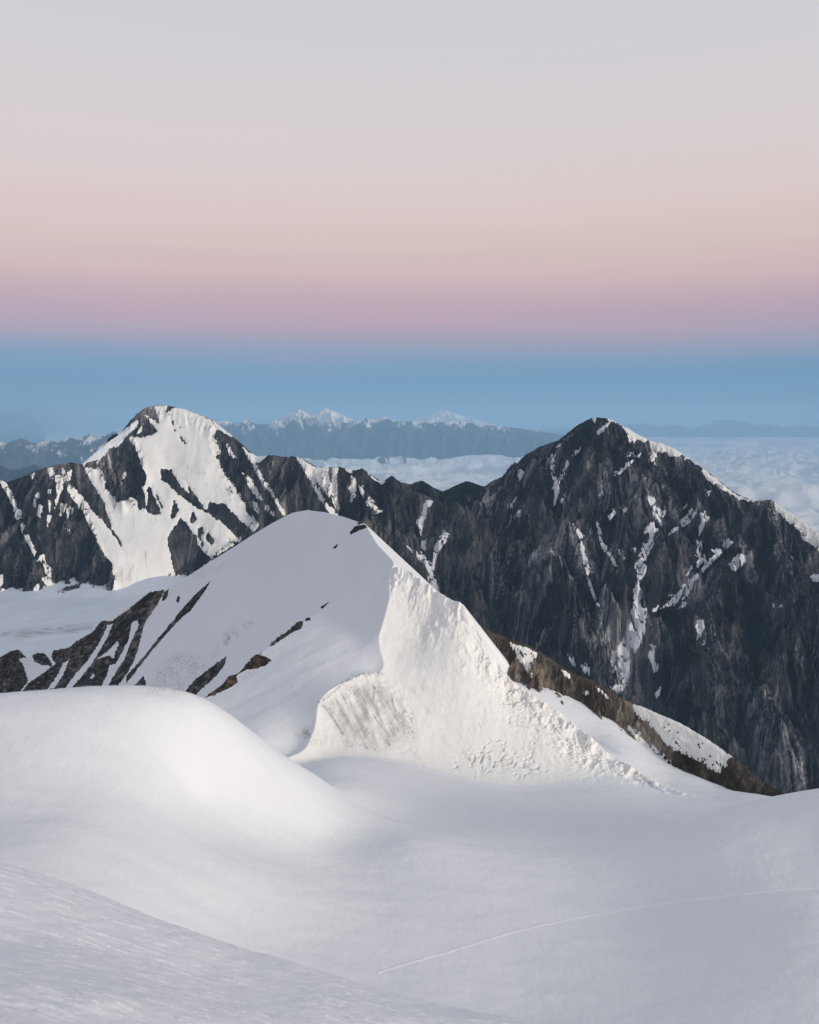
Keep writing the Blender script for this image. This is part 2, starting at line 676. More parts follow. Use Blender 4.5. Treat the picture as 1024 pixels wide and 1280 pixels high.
ML_ridge = P3([(-160, 690, 2600), (-60, 630, 2680), (-20, 608, 2720), (0, 600, 2740), (8, 602, 2745), (25, 597, 2755), (40, 590, 2765), (60, 583, 2775), (80, 579, 2785),
               (90, 578, 2795), (103, 580, 2810), (112, 572, 2830), (130, 556, 2880), (150, 543, 2930), (158, 537, 2955), (160, 532, 2965), (168, 521, 2990), (180, 510, 3020), (190, 507, 3040),
               (200, 506.5, 3050), (210, 506.5, 3050), (217, 508, 3048), (230, 511, 3045), (245, 516, 3040), (264, 524, 3020), (275, 533, 3005), (290, 545, 2985), (300, 553, 2970),
               (312, 564, 2955), (320, 571, 2945), (327, 571, 2935), (338, 568.5, 2925), (345, 569, 2920), (357, 571, 2910), (365, 570, 2900), (372, 571, 2895), (385, 577, 2880), (395, 583, 2870),
               (410, 584, 2855), (423, 583, 2845), (440, 588, 2830), (453, 585, 2820), (465, 594, 2810), (478, 602, 2800), (490, 594, 2790), (500, 602, 2780), (515, 613, 2765),
               (530, 618, 2750), (545, 624, 2730), (562, 631, 2700), (590, 645, 2650), (620, 665, 2600), (650, 690, 2540), (690, 740, 2450)])
rng = np.random.RandomState(3)
segs = ridge_segs(ML_ridge, 1.0)
spurL = P3([(200, 508, 3050), (192, 545, 2960), (196, 590, 2850), (225, 625, 2770), (262, 650, 2710), (300, 680, 2640)])
spurB = P3([(103, 580, 2810), (112, 610, 2730), (128, 645, 2640), (140, 690, 2540), (146, 722, 2460)])
spurT = P3([(170, 545, 2940), (172, 590, 2830), (186, 640, 2720)])
segs += ridge_segs(spurL, 1.0) + ridge_segs(spurB, 1.15) + ridge_segs(spurT, 1.2)
segs += spur_set(ML_ridge[:11], rng, 60, (-700, 1500), 420, 0.86, 1.25, 0.25)
segs += spur_set(ML_ridge[24:], rng, 70, (300, 1300), 560, 0.86, 1.3, 0.35, skip=40)
Ys = np.r_[np.arange(2150, 2400, 6.0), np.arange(2400, 3090, 1.9), np.arange(3090, 3500, 14.0)]
X, Y = grid(-110, 700, 900, Ys)
H, d0 = rock_height(X, Y, ML_ridge[:-5], segs, 21)
# smoother where the big snow face lies
px, py = proj(X, Y, H)
face_core = c2([(60, 40), (240, 55), (430, 130), (470, 330), (560, 530), (730, 790), (700, 835), (600, 890), (430, 1010), (250, 1100), (-100, 1300)]) + \
    c3([(720, 560), (735, 430), (640, 230), (540, 20)]) + c1([(435, 580), (545, 430), (655, 450), (755, 660), (880, 640), (940, 500), (835, 245)])
sm = sstep(-2, 10, poly_mask(px, py, face_core, (), 4)) * sstep(8, 70, d0)
H = H * (1 - 0.93 * sm) + blur(H, 18) * 0.93 * sm
H = smax(H, FLOOR_Z - 6 - 900 * sstep(270, 420, px) - 40 * sstep(2330, 2200, Y), 34)
org = np.array([-850.0, 2800.0, FLOOR_Z - 60])
warm = sstep(0.0, 0.5, fbm(X / 160, Y / 160, 4, 71) + 0.12) * (0.35 + 0.55 * sstep(290, 420, px))
ml = sub_mesh('mountain', np.stack([X, Y, H], -1), np.ones((X.shape[0] - 1, X.shape[1] - 1), bool), M_rock_left, None, org, {'warm': warm, 'tone': rock_tone(X, Y, H, Ys, 1.0, 211)})
tag(ml, 'left mountain with a pointed snow covered summit above dark rock buttresses and a white glacier', 'mountain', 'thing')

rockA = c2([(100, 440), (130, 435), (175, 445), (200, 490), (240, 550), (285, 590), (268, 515), (300, 560), (340, 620), (385, 680), (410, 725), (340, 700), (270, 645), (200, 590), (150, 540), (110, 510)])
rockB = c2([(405, 680), (420, 645), (470, 665), (500, 650), (540, 690), (590, 740), (640, 790), (705, 842), (640, 900), (600, 888), (560, 840), (500, 790), (440, 750), (405, 720)])
ml_holes = [rockA, rockB,
            c1([(960, 545), (985, 600), (1005, 660), (1024, 720), (990, 738), (945, 720), (930, 690), (950, 640), (940, 570)]),
            c2([(20, 590), (45, 545), (65, 600), (80, 650), (105, 690), (108, 735), (60, 740), (15, 715)]),
            c2([(70, 580), (100, 630), (120, 680), (110, 695), (85, 650)]),
            c2([(185, 640), (200, 640), (228, 710), (205, 750), (175, 770), (165, 740), (180, 690)]),
            c2([(230, 750), (270, 780), (300, 830), (340, 870), (345, 920), (380, 970), (430, 1010), (400, 1060), (300, 1120), (200, 1120), (170, 1000), (150, 930), (155, 860), (190, 820)]),
            c2([(300, 720), (320, 710), (340, 770), (310, 800), (295, 770)]),
            c2([(345, 810), (375, 810), (390, 850), (370, 880), (385, 930), (370, 945), (350, 900), (340, 850)]),
            c2([(395, 850), (415, 840), (460, 910), (430, 930), (390, 890)]),
            c2([(140, 75), (150, 30), (175, 28), (185, 70), (160, 80)]),
            c2([(168, 130), (187, 130), (192, 162), (175, 162)]), c2([(185, 170), (207, 190), (202, 208), (190, 197)]),
            c2([(218, 222), (245, 238), (280, 275), (266, 292), (238, 267)]), c2([(208, 150), (237, 175), (232, 187), (210, 167)])]
face = c2([(65, 36), (150, 30), (190, 50), (240, 50), (330, 80), (430, 125), (435, 140), (465, 190), (455, 240), (475, 300), (480, 340), (462, 360), (480, 410), (510, 470), (560, 530), (590, 590),
           (620, 620), (640, 680), (670, 740), (730, 780), (735, 800), (700, 845), (610, 900), (440, 1020), (400, 1120), (250, 1230), (60, 1290)]) + \
    c3([(790, 640), (715, 600), (715, 520), (735, 430), (720, 340), (650, 240), (595, 130), (540, 10)]) + \
    c1([(490, 660), (435, 580), (440, 545), (490, 580), (540, 640), (600, 720), (660, 780), (720, 860), (770, 930), (800, 990), (775, 910), (722, 830), (692, 740), (677, 670), (640, 610),
        (600, 545), (575, 490), (545, 430), (600, 440), (655, 450), (665, 500), (680, 570), (710, 610), (740, 640), (755, 660), (790, 640), (830, 620), (875, 640), (880, 690), (900, 710),
        (930, 690), (940, 650), (925, 590), (910, 560), (940, 540), (940, 500), (910, 420), (890, 350), (860, 290), (835, 245), (900, 240), (950, 235)]) + \
    c2([(30, 235), (95, 205), (70, 160), (95, 150), (92, 100)])
G_ = 'snow_gully'
S_ = 'snow_patch'
ml_defs = [('snow_face', 'broad snow face and apron below the pointed summit', face, ml_holes, None),
           ('snow_crest', None, c2([(425, 120), (480, 155), (540, 200), (605, 248), (575, 240), (520, 212), (470, 180)]), (), None),
           (G_, None, c2([(635, 303), (680, 338), (740, 360), (785, 356), (745, 400), (700, 395), (730, 440), (760, 500), (800, 550), (830, 600), (860, 650), (880, 690), (905, 740), (890, 735), (850, 670), (810, 600), (770, 550), (740, 500), (715, 450), (690, 400), (665, 350)]), (), None),
           (G_, None, c2([(530, 280), (550, 310), (590, 370), (575, 370), (540, 330)]), (), None),
           (G_, None, c2([(620, 425), (660, 470), (690, 520), (720, 580), (760, 640), (745, 640), (700, 590), (665, 540), (650, 480), (625, 470)]), (), None),
           (G_, None, c2([(695, 640), (730, 690), (760, 760), (745, 750), (700, 690)]), (), None),
           (S_, None, c2([(780, 670), (850, 750), (820, 735), (770, 700)]), (), None),
           (G_, None, c4([(55, 150), (100, 178), (150, 212), (180, 228), (255, 222), (265, 300), (290, 370), (310, 420), (340, 500), (310, 490), (260, 410), (200, 330), (150, 280), (160, 310), (210, 400), (260, 470), (320, 530), (300, 540), (270, 520), (230, 460), (170, 370), (140, 300), (95, 230)]), (), None),
           (G_, None, c4([(285, 222), (322, 222), (310, 300), (318, 380), (312, 430), (298, 390), (288, 300)]), (), None),
           ('snow_crest', None, c4([(350, 220), (412, 236), (410, 264), (380, 252)]), (), None),
           (G_, None, c4([(402, 280), (432, 300), (432, 380), (425, 440), (402, 440), (408, 390), (383, 360), (405, 330)]), (), None),
           (S_, None, c4([(455, 350), (482, 350), (487, 410), (468, 400)]), (), None),
           (S_, None, c4([(512, 420), (542, 428), (562, 480), (595, 510), (565, 522), (535, 472), (503, 478)]), (), None),
           ('snow_crest', None, c4([(480, 235), (520, 268), (570, 308), (622, 316), (600, 332), (550, 302)]), (), None),
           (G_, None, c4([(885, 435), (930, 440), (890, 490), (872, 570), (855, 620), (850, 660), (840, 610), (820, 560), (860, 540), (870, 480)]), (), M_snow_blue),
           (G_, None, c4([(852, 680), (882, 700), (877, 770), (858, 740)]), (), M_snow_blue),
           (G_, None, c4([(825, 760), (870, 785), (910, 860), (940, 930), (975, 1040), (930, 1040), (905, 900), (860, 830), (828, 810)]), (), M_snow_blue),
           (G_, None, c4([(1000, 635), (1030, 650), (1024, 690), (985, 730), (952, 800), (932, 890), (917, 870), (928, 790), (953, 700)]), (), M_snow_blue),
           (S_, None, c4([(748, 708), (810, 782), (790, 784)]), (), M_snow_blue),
           (G_, 'long thin snow gully on the dark rock buttress', c1([(-10, 500), (30, 518), (60, 570), (90, 630), (105, 690), (140, 740), (150, 800), (190, 880), (220, 950), (242, 1002), (222, 1002), (188, 930), (138, 840), (122, 770), (88, 740), (93, 690), (58, 620), (15, 550)]), (), None),
           (G_, None, c3([(252, 272), (288, 262), (282, 345), (325, 348), (332, 440), (330, 560), (325, 620), (298, 560), (286, 480), (298, 470), (272, 430), (266, 380), (242, 340)]), (), None),
           (G_, None, c3([(278, 432), (242, 500), (212, 590), (180, 590), (218, 480)]), (), None),
           (G_, None, c3([(330, 440), (342, 460), (347, 520), (392, 448), (357, 570), (330, 600)]), (), None),
           (S_, None, c3([(-10, 398), (22, 398), (12, 480), (50, 518), (-10, 530)]), (), None),
           ('snow_apron', 'snow banked along the foot of the dark buttress', c3([(-120, 520), (60, 515), (110, 518), (160, 540), (205, 560), (230, 556), (300, 592), (345, 575), (400, 545), (408, 575), (450, 570), (480, 580), (530, 480), (515, 570), (570, 528), (640, 536), (720, 530), (760, 560), (760, 740), (-120, 740)]), (), None),
           (S_, None, c1([(303, 433), (337, 433), (347, 500), (328, 512)]), (), None),
           (S_, None, c1([(353, 478), (387, 478), (377, 560), (363, 602)]), (), None),
           (S_, None, c1([(385, 500), (403, 438), (412, 460), (397, 560), (377, 620), (350, 702), (362, 630)]), (), None),
           (S_, None, c1([(408, 470), (457, 453), (442, 510), (413, 537)]), (), None),
           (S_, None, c1([(308, 573), (328, 578), (318, 612)]), (), None),
           (S_, None, c1([(303, 738), (338, 733), (303, 812)]), (), None),
           (S_, None, c1([(308, 638), (328, 638), (317, 722)]), (), None),
           (S_, None, c1([(223, 608), (243, 598), (227, 692), (209, 692)]), (), None),
           (S_, None, c1([(248, 668), (275, 668), (252, 752), (237, 742)]), (), None),
           (S_, None, c1([(398, 668), (423, 668), (412, 712), (388, 742)]), (), None),
           (S_, None, c1([(426, 688), (440, 700), (434, 782)]), (), None),
           (S_, None, c1([(458, 688), (473, 688), (464, 752)]), (), None),
           (S_, None, c1([(430, 818), (445, 840), (437, 862)]), (), None),
           (S_, None, c1([(198, 482), (223, 462), (208, 504)]), (), None),
           ('snow_crest', None, c1([(518, 410), (560, 366), (640, 305), (720, 245), (800, 185), (880, 125), (897, 138), (850, 192), (800, 242), (760, 292), (700, 312), (620, 405), (640, 372), (560, 402), (540, 424)]), (), M_snow_blue),
           (S_, None, c1([(868, 222), (912, 158), (902, 202)]), (), None),
           (S_, None, c1([(933, 98), (992, 138), (1024, 192), (1010, 194), (960, 132)]), (), None),
           (S_, None, c1([(773, 547), (802, 458), (797, 512)]), (), None)]
px, py = proj(X, Y, H)
st1 = sstep(0.15, 0.55, fbm(px / 4, py / 40, 4, 61))
dirt_l = 0.45 * st1 * sstep(-4, 8, poly_mask(px, py, c1([(740, 660), (900, 640), (1030, 760), (1040, 1250), (780, 1250), (700, 900)]), (), 6)) + \
    0.30 * sstep(0.1, 0.6, fbm(px / 9, py / 7, 5, 63)) * sstep(-4, 8, poly_mask(px, py, c2([(60, 280), (400, 300), (720, 780), (300, 620)]), (), 6))
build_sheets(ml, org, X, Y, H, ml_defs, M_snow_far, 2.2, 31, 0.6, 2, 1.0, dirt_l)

# glacier floor
Xg, Yg = grid(-200, 420, 240, np.arange(1500, 2560, 6.0))
Zg = FLOOR_Z + 4 + fbm(Xg / 260, Yg / 260, 4, 5) * 7 + sstep(2330, 2560, Yg) * 26
pxg, pyg = proj(Xg, Yg, Zg)
dg = sstep(-3, 5, poly_mask(pxg, pyg, crop(0, 640, [(-60, 770), (120, 750), (380, 725), (600, 715), (590, 760), (480, 780), (300, 790), (130, 812), (-60, 800)]), (), 8)) * \
    (0.25 + 0.75 * sstep(-0.25, 0.4, fbm(pxg / 18, pyg / 2.2, 4, 15)))
dg = np.clip(dg + 0.25 * sstep(0.15, 0.6, fbm(pxg / 30, pyg / 3.0, 4, 16)), 0, 1)
gl = sub_mesh('glacier', np.stack([Xg, Yg, Zg], -1), np.ones((Xg.shape[0] - 1, Xg.shape[1] - 1), bool), M_glacier, None, (-800, 2000, FLOOR_Z), {'dirt': dg})
tag(gl, 'flat white glacier with grey dirt streaks below the left mountain', 'glacier', 'structure')

# ================================================================== RIGHT MOUNTAIN
MR_ridge = P3([(440, 620, 3260), (470, 610, 3250), (495, 601, 3240), (513, 605, 3230), (528, 600, 3220), (542, 609, 3205), (554, 614, 3195), (573, 605, 3180), (583, 601, 3170), (592, 603, 3160), (601, 607, 3150), (607, 607, 3145),
               (612, 603, 3140), (632, 593, 3100), (651, 576, 3050), (656, 569, 3030), (675, 558, 2985), (698, 550, 2930), (710, 541, 2895), (722, 531, 2860), (737, 523, 2820), (748, 521.5, 2800), (757, 522, 2790), (768, 526, 2780),
               (780, 533, 2770), (796, 542, 2757), (811, 550, 2745), (825, 554, 2730), (843, 561, 2712), (866, 576, 2685), (890, 593, 2655), (909, 609, 2632), (929, 621, 2605), (944, 625, 2585), (955, 625, 2570), (964, 624, 2555),
               (972, 631, 2540), (995, 646, 2500), (1024, 667, 2440), (1080, 710, 2320), (1150, 770, 2180), (1230, 850, 2020)])
rng = np.random.RandomState(12)
segs = ridge_segs(MR_ridge, 1.0)
spA = P3([(812, 550, 2740), (798, 566, 2712), (784, 580, 2685), (770, 600, 2650), (757, 615, 2622), (735, 633, 2585), (712, 643, 2565), (690, 650, 2550), (672, 672, 2500), (668, 710, 2420), (690, 770, 2290)])
spB = P3([(655, 570, 3025), (640, 600, 2930), (615, 625, 2840), (600, 640, 2780), (610, 690, 2640), (640, 750, 2480)])
spC = P3([(964, 625, 2550), (935, 660, 2470), (905, 710, 2360), (880, 770, 2230), (868, 830, 2110)])
spD = P3([(1010, 690, 2400), (985, 720, 2330), (975, 780, 2210), (960, 850, 2080)])
for q in (spA, spB, spC, spD):
    segs += ridge_segs(q, 1.25)
TGT = tuple(P3([(790, 880, 1950)])[0][:2])
segs += spur_set(MR_ridge[4:], rng, 62, TGT, 640, 0.84, 1.35, 0.42)
segs += spur_set(spA, rng, 75, TGT, 420, 0.9, 1.35, 0.75)
segs += spur_set(spC, rng, 90, (TGT[0] + 350, TGT[1]), 320, 0.9, 1.35, 0.6)
Ys = np.r_[np.arange(1300, 1900, 7.0), np.arange(1900, 3270, 2.1), np.arange(3270, 3800, 16.0)]
X, Y = grid(420, 1210, 930, Ys)
H, d0 = rock_height(X, Y, MR_ridge, segs, 57)
H = np.maximum(H, -1700)
px, py = proj(X, Y, H)
pale = [c5([(200, 620), (260, 620), (290, 700), (280, 830), (230, 880), (180, 790)]), c5([(100, 900), (160, 790), (150, 860), (110, 930)]), c6([(950, 940), (1040, 900), (1060, 1060), (930, 1060)]),
        c8([(390, 480), (540, 470), (540, 620), (450, 700), (340, 820), (380, 560)]), c8([(610, 0), (650, 0), (690, 160), (670, 300), (630, 90)]), c8([(790, 480), (830, 700), (830, 800), (790, 640)]),
        c8([(640, 600), (720, 650), (860, 820), (840, 950), (640, 880)])]
warm = 0.18 * sstep(0.05, 0.5, fbm(X / 130, Y / 200, 5, 77))
for q in pale:
    warm = np.maximum(warm, sstep(-4, 5, poly_mask(px, py, q, (), 8)) * (0.3 + 0.7 * sstep(-0.3, 0.4, fbm(px / 5, py / 9, 4, 79))))
org = np.array([700.0, 2500.0, -1100.0])
mr = sub_mesh('mountain', np.stack([X, Y, H], -1), np.ones((X.shape[0] - 1, X.shape[1] - 1), bool), M_rock_right, None, org, {'warm': warm, 'tone': rock_tone(X, Y, H, Ys, 1.0, 231)})
tag(mr, 'right mountain, dark bare rock face streaked with thin snow gullies under a blunt peak', 'mountain', 'thing')
main_gully = c5([(858, 558), (900, 588), (905, 563), (962, 568), (977, 638), (1000, 658), (1042, 648), (1022, 740), (982, 800), (952, 880), (922, 940), (907, 990)]) + \
    c7([(642, 60), (662, 100), (652, 130), (622, 170), (612, 220), (627, 240), (617, 300), (622, 370), (655, 358), (662, 380), (652, 440), (652, 510), (640, 532), (630, 470), (625, 560), (600, 630), (580, 640), (560, 600),
        (553, 480), (548, 460), (568, 440), (556, 400), (573, 370), (578, 300), (568, 250), (588, 220), (598, 180), (598, 130), (578, 100), (588, 75), (608, 70)]) + \
    c5([(850, 990), (870, 960), (880, 900), (905, 868), (912, 880), (935, 830), (938, 792), (900, 802), (865, 838), (858, 825), (890, 788), (920, 758), (940, 720), (958, 690), (930, 640), (898, 612)])
mr_defs = [(G_, 'widest snow gully, running down the middle of the dark face', main_gully, (), M_snow_blue),
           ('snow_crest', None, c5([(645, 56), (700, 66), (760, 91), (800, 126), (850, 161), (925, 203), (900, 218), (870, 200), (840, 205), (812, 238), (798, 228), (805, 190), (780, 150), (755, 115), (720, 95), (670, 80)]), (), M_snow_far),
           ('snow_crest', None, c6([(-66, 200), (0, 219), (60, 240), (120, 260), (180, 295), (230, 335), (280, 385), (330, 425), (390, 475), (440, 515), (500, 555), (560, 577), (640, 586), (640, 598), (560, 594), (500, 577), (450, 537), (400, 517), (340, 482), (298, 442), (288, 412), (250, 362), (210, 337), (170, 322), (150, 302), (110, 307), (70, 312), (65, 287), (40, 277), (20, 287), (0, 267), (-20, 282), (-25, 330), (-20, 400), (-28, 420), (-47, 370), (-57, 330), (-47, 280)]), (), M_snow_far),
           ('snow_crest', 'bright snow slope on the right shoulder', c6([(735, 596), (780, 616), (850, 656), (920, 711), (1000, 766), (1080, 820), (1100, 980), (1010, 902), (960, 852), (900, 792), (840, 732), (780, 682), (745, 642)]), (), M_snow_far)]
mr_small = [c5([(93, 400), (110, 388), (133, 420), (93, 472)]),
            c5([(303, 288), (322, 330), (316, 410), (334, 440), (348, 480), (354, 520), (349, 600), (318, 634), (328, 560), (318, 510), (328, 490), (313, 450), (300, 390)]),
            c5([(403, 333), (414, 360), (394, 420), (374, 460), (350, 490), (358, 450), (383, 410)]), c5([(358, 580), (398, 548), (372, 614)]), c5([(333, 252), (378, 216), (362, 242)]),
            c5([(438, 308), (493, 248), (482, 278)]), c5([(560, 68), (597, 58), (582, 94)]), c5([(576, 184), (620, 128), (684, 86), (642, 144)]),
            c5([(778, 312), (828, 288), (802, 334)]), c5([(790, 348), (834, 326), (812, 358), (762, 404), (696, 464), (718, 420), (770, 388)]), c5([(843, 312), (873, 290), (867, 313)]),
            c7([(478, 595), (500, 588), (542, 640), (553, 700), (547, 770), (522, 850), (502, 892), (470, 904), (416, 858), (440, 848), (490, 858), (500, 820), (508, 770), (488, 720), (473, 640)]),
            c7([(443, 638), (463, 628), (458, 700), (463, 762), (443, 774), (432, 710)]), c7([(688, 598), (708, 608), (703, 680), (723, 750), (705, 774), (688, 720), (673, 660)]), c7([(508, 553), (528, 580), (512, 588)]),
            c5([(442, 752), (472, 768), (514, 830), (495, 844), (468, 802)]), c5([(488, 843), (503, 848), (514, 930), (543, 980), (543, 1028), (512, 1002), (497, 920)]),
            c7([(240, -10), (258, -6), (274, 80), (294, 130), (280, 154), (259, 95)]), c7([(272, 152), (294, 180), (324, 260), (354, 346), (338, 342), (302, 250)]),
            c5([(597, 728), (615, 790), (629, 850), (654, 900), (693, 940), (724, 1014), (706, 1012), (678, 952), (632, 902), (609, 840)]), c5([(722, 888), (743, 910), (763, 955), (800, 983), (768, 972), (742, 930)]),
            c5([(757, 642), (783, 636), (790, 660), (768, 672)]), c5([(817, 898), (840, 891), (849, 915), (828, 926)]), c5([(662, 692), (718, 652), (712, 672), (680, 718)]), c5([(597, 568), (633, 535), (627, 558)]),
            c5([(22, 643), (48, 600), (84, 576), (42, 638)]), c5([(76, 694), (112, 642), (97, 694)]),
            c6([(137, 655), (184, 608), (168, 642)]), c6([(52, 818), (110, 748), (170, 698), (188, 658), (209, 652), (193, 692), (152, 743), (100, 793)]), c6([(138, 763), (198, 688), (244, 652), (233, 683), (182, 744)]),
            c6([(257, 668), (293, 666), (288, 700), (324, 703), (292, 743), (258, 816), (272, 720)]), c6([(243, 856), (262, 868), (269, 953), (236, 953)]), c6([(241, 983), (287, 946), (294, 987), (248, 1020)]),
            c6([(482, 811), (489, 840), (443, 893), (383, 944), (343, 984), (302, 1030), (281, 1012), (328, 970), (366, 922), (341, 912), (398, 893), (428, 848)]),
            c8([(380, -6), (394, 15), (333, 73), (273, 134), (218, 203), (209, 243), (150, 306), (178, 240), (206, 225), (198, 192), (153, 234), (134, 292), (97, 339), (40, 349), (0, 374), (58, 318), (108, 277), (158, 217), (208, 167), (268, 107), (318, 57)]),
            c8([(537, 6), (555, 60), (502, 114), (450, 135), (436, 95), (488, 38)]), c8([(252, 436), (283, 436), (290, 490), (262, 534), (243, 560), (232, 490)]), c8([(277, 594), (303, 566), (297, 594)]),
            c8([(722, 327), (743, 327), (738, 364)]), c8([(752, 358), (804, 321), (772, 364)]), c8([(966, 150), (1040, 146), (1060, 188), (985, 184)]), c6([(307, 528), (334, 526), (315, 570)]),
            c7([(687, 384), (734, 346), (717, 379)]), c7([(147, 642), (182, 688), (219, 733), (200, 739), (163, 692)]), c7([(795, 275), (835, 262), (812, 290)]), c7([(870, 355), (915, 315), (900, 350)]), c7([(905, 160), (945, 100), (935, 135)]),
            c6([(903, 812), (932, 817), (958, 858), (930, 848)]), c7([(712, 900), (748, 868), (738, 920), (718, 935)]), c7([(225, 722), (285, 738), (298, 792), (262, 780)])]
for q in mr_small:
    a = np.array(q)
    tall = np.ptp(a[:, 1]) > 1.6 * np.ptp(a[:, 0]) or np.hypot(np.ptp(a[:, 0]), np.ptp(a[:, 1])) > 26
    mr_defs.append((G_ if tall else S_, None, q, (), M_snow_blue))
dirt_r = 0.35 * sstep(0.0, 0.55, fbm(X / 14, Y / 60, 4, 91))
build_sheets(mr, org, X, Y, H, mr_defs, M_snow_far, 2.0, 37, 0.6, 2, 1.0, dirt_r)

# ================================================================== NEAR SNOW: basin, ridge, ice cliff
basin_pts = P3([(-90, 878, 360), (0, 873, 360), (60, 874, 360), (130, 879, 362), (190, 884, 368), (240, 892, 375), (280, 901, 385), (320, 926, 398), (360, 951, 415), (400, 972, 442), (440, 987, 474),
                (-60, 920, 430), (60, 918, 432), (190, 926, 442), (280, 958, 462), (335, 984, 485), (60, 990, 560), (200, 985, 570), (300, 990, 575), (-100, 1000, 560),
                (0, 960, 318), (-80, 960, 318), (0, 1040, 276), (-90, 1040, 276), (80, 1040, 278), (0, 1090, 246), (150, 1050, 286), (100, 965, 324), (200, 968, 342), (250, 1000, 352), (300, 1080, 312), (150, 1120, 252), (0, 1150, 216), (300, 1150, 276), (300, 1240, 232),
                (400, 1040, 384), (455, 1012, 455), (512, 1002, 492), (512, 1050, 384), (512, 1150, 308), (512, 1280, 232), (512, 1400, 182), (650, 1012, 500), (650, 1050, 412), (650, 1150, 322), (650, 1280, 242),
                (760, 1008, 520), (760, 1032, 452), (870, 1004, 535), (800, 1150, 330), (800, 1280, 245), (800, 1400, 190),
                (840, 1034, 428), (900, 1013, 414), (960, 1002, 404), (1024, 993, 397), (1110, 983, 392), (900, 1030, 490), (960, 1024, 485), (1024, 1020, 485), (1110, 1010, 485), (1000, 1060, 600), (1110, 1080, 600),
                (900, 1060, 372), (1024, 1050, 368), (1024, 1150, 306), (1024, 1280, 243), (1110, 1150, 308), (1110, 1280, 245), (560, 968, 562), (640, 980, 565), (480, 955, 545), (400, 952, 535),
                (690, 879, 656), (730, 896, 648), (762, 909, 640), (812, 946, 613), (870, 972, 587), (940, 991, 557), (985, 999, 539), (730, 925, 625), (772, 940, 603), (835, 978, 578), (900, 990, 560), (640, 858, 668)])
Gb = tps(basin_pts, 6e-5)


def Gf(X, Y):
    return Gb(X, Y) - 130 * sstep(548, 620, Y) * sstep(236, 275, X)


crest_pts = [(-120, 850, 980), (-40, 838, 985), (0, 822, 985), (20, 813, 990), (33, 822, 988), (47, 817, 990), (70, 814, 990), (88, 811, 992), (110, 795, 1000), (122, 780, 1000), (130, 776, 1000), (145, 766, 998), (160, 755, 992),
             (180, 744, 985), (205, 737, 975), (250, 710, 950), (290, 685, 930), (315, 669, 918), (340, 654, 905), (365, 641, 890), (385, 637.5, 880), (405, 640, 862), (430, 646, 838), (455, 654, 800), (470, 679, 750), (490, 700, 705), (515, 718, 680), (550, 741, 660)]
A_pts = crest_pts + [(-60, 870, 900), (30, 862, 880), (100, 860, 860), (170, 870, 800), (240, 880, 745), (265, 780, 840), (180, 800, 890), (120, 815, 930), (300, 850, 735), (340, 792, 762), (390, 742, 785), (430, 702, 785), (385, 700, 825), (330, 720, 865), (60, 840, 940),
                     (240, 960, 655), (100, 950, 700), (-60, 960, 700), (350, 900, 640), (400, 850, 670), (452, 770, 690), (478, 742, 692), (440, 920, 600), (530, 820, 660)]
Af = tps(P3(A_pts), 2e-6)
edge_pts = [(440, 733, 722), (400, 765, 700), (380, 776, 692), (345, 800, 672), (318, 824, 655), (300, 840, 645), (270, 862, 630), (235, 886, 610), (190, 920, 580)]
arete = [(490, 711, 682), (487, 735, 667), (484, 760, 655), (475, 795, 640), (478, 838, 614), (455, 843, 606), (425, 855, 593), (398, 880, 576), (394, 905, 566)]
Sh_pts = edge_pts + arete + [(470, 740, 690), (468, 775, 660), (450, 820, 630), (420, 800, 652), (400, 850, 606), (380, 880, 584), (440, 838, 615), (350, 870, 602), (330, 925, 558), (280, 902, 588), (380, 935, 555)]
sp = P3(Sh_pts).tolist()
for x, y, z in P3(arete[:6]):
    sp.append([x + 45, y - 5, z + 22])
for x, y, z in P3(arete[5:]):
    sp.append([x + 12, y - 40, z + 12])
Shf = tps(np.array(sp), 1e-6)
icecrest = [(490, 711, 682), (510, 712, 676), (530, 727, 667), (550, 742, 660), (565, 750, 652), (580, 757, 647), (590, 775, 642), (600, 795, 638), (620, 825, 632), (640, 850, 628), (670, 872, 620), (700, 891, 612), (730, 915, 602), (760, 940, 590), (800, 966, 576), (840, 990, 560), (890, 1010, 545)]
foot = [(400, 932, 559), (440, 938, 560), (480, 943, 562), (520, 955, 562), (560, 968, 562), (640, 978, 564), (700, 988, 562), (760, 997, 558), (830, 1003, 553)]
bp = P3(arete + icecrest[1:] + foot + [(540, 840, 617), (600, 900, 594), (520, 780, 650), (680, 940, 584), (440, 895, 578), (480, 890, 585)]).tolist()
for x, y, z in P3(arete):
    bp.append([x - 32, y + 12, z + 34])
for x, y, z in P3(icecrest[1:]):
    bp.append([x + 22, y + 30, z + 30])
for x, y, z in P3(foot):
    bp.append([x, y - 40, z - 26])
Bf = tps(np.array(bp), 1e-6)

Ys = np.r_[np.arange(150, 340, 1.8), np.arange(340, 540, 1.3), np.arange(540, 700, 0.55), np.arange(700, 1010, 1.0), np.arange(1010, 1250, 6.0)]
X, Y = grid(-110, 1130, 1150, Ys)
G = Gf(X, Y) + fbm(X / 70, Y / 45, 4, 101) * 1.3 + fbm(X / 60, Y / 9, 4, 108) * 0.30 + fbm(X / 9, Y / 5, 3, 102) * 0.14 + fbm(X / 3.2, Y / 2.4, 2, 109) * 0.05
dune = fbm((X * 0.8 - Y * 0.6) / 60, (X * 0.6 + Y * 0.8) / 14, 4, 106)
A = Af(X, Y) + fbm(X / 45, Y / 45, 4, 103) * 1.1 + dune * 0.35
S = Shf(X, Y) + fbm(X / 40, Y / 40, 4, 104) * 1.0 + fbm((X * 0.9 + Y * 0.4) / 90, (Y * 0.9 - X * 0.4) / 22, 4, 107) * 0.9
de, ze, se = polyline_field(X, Y, P3(edge_pts))
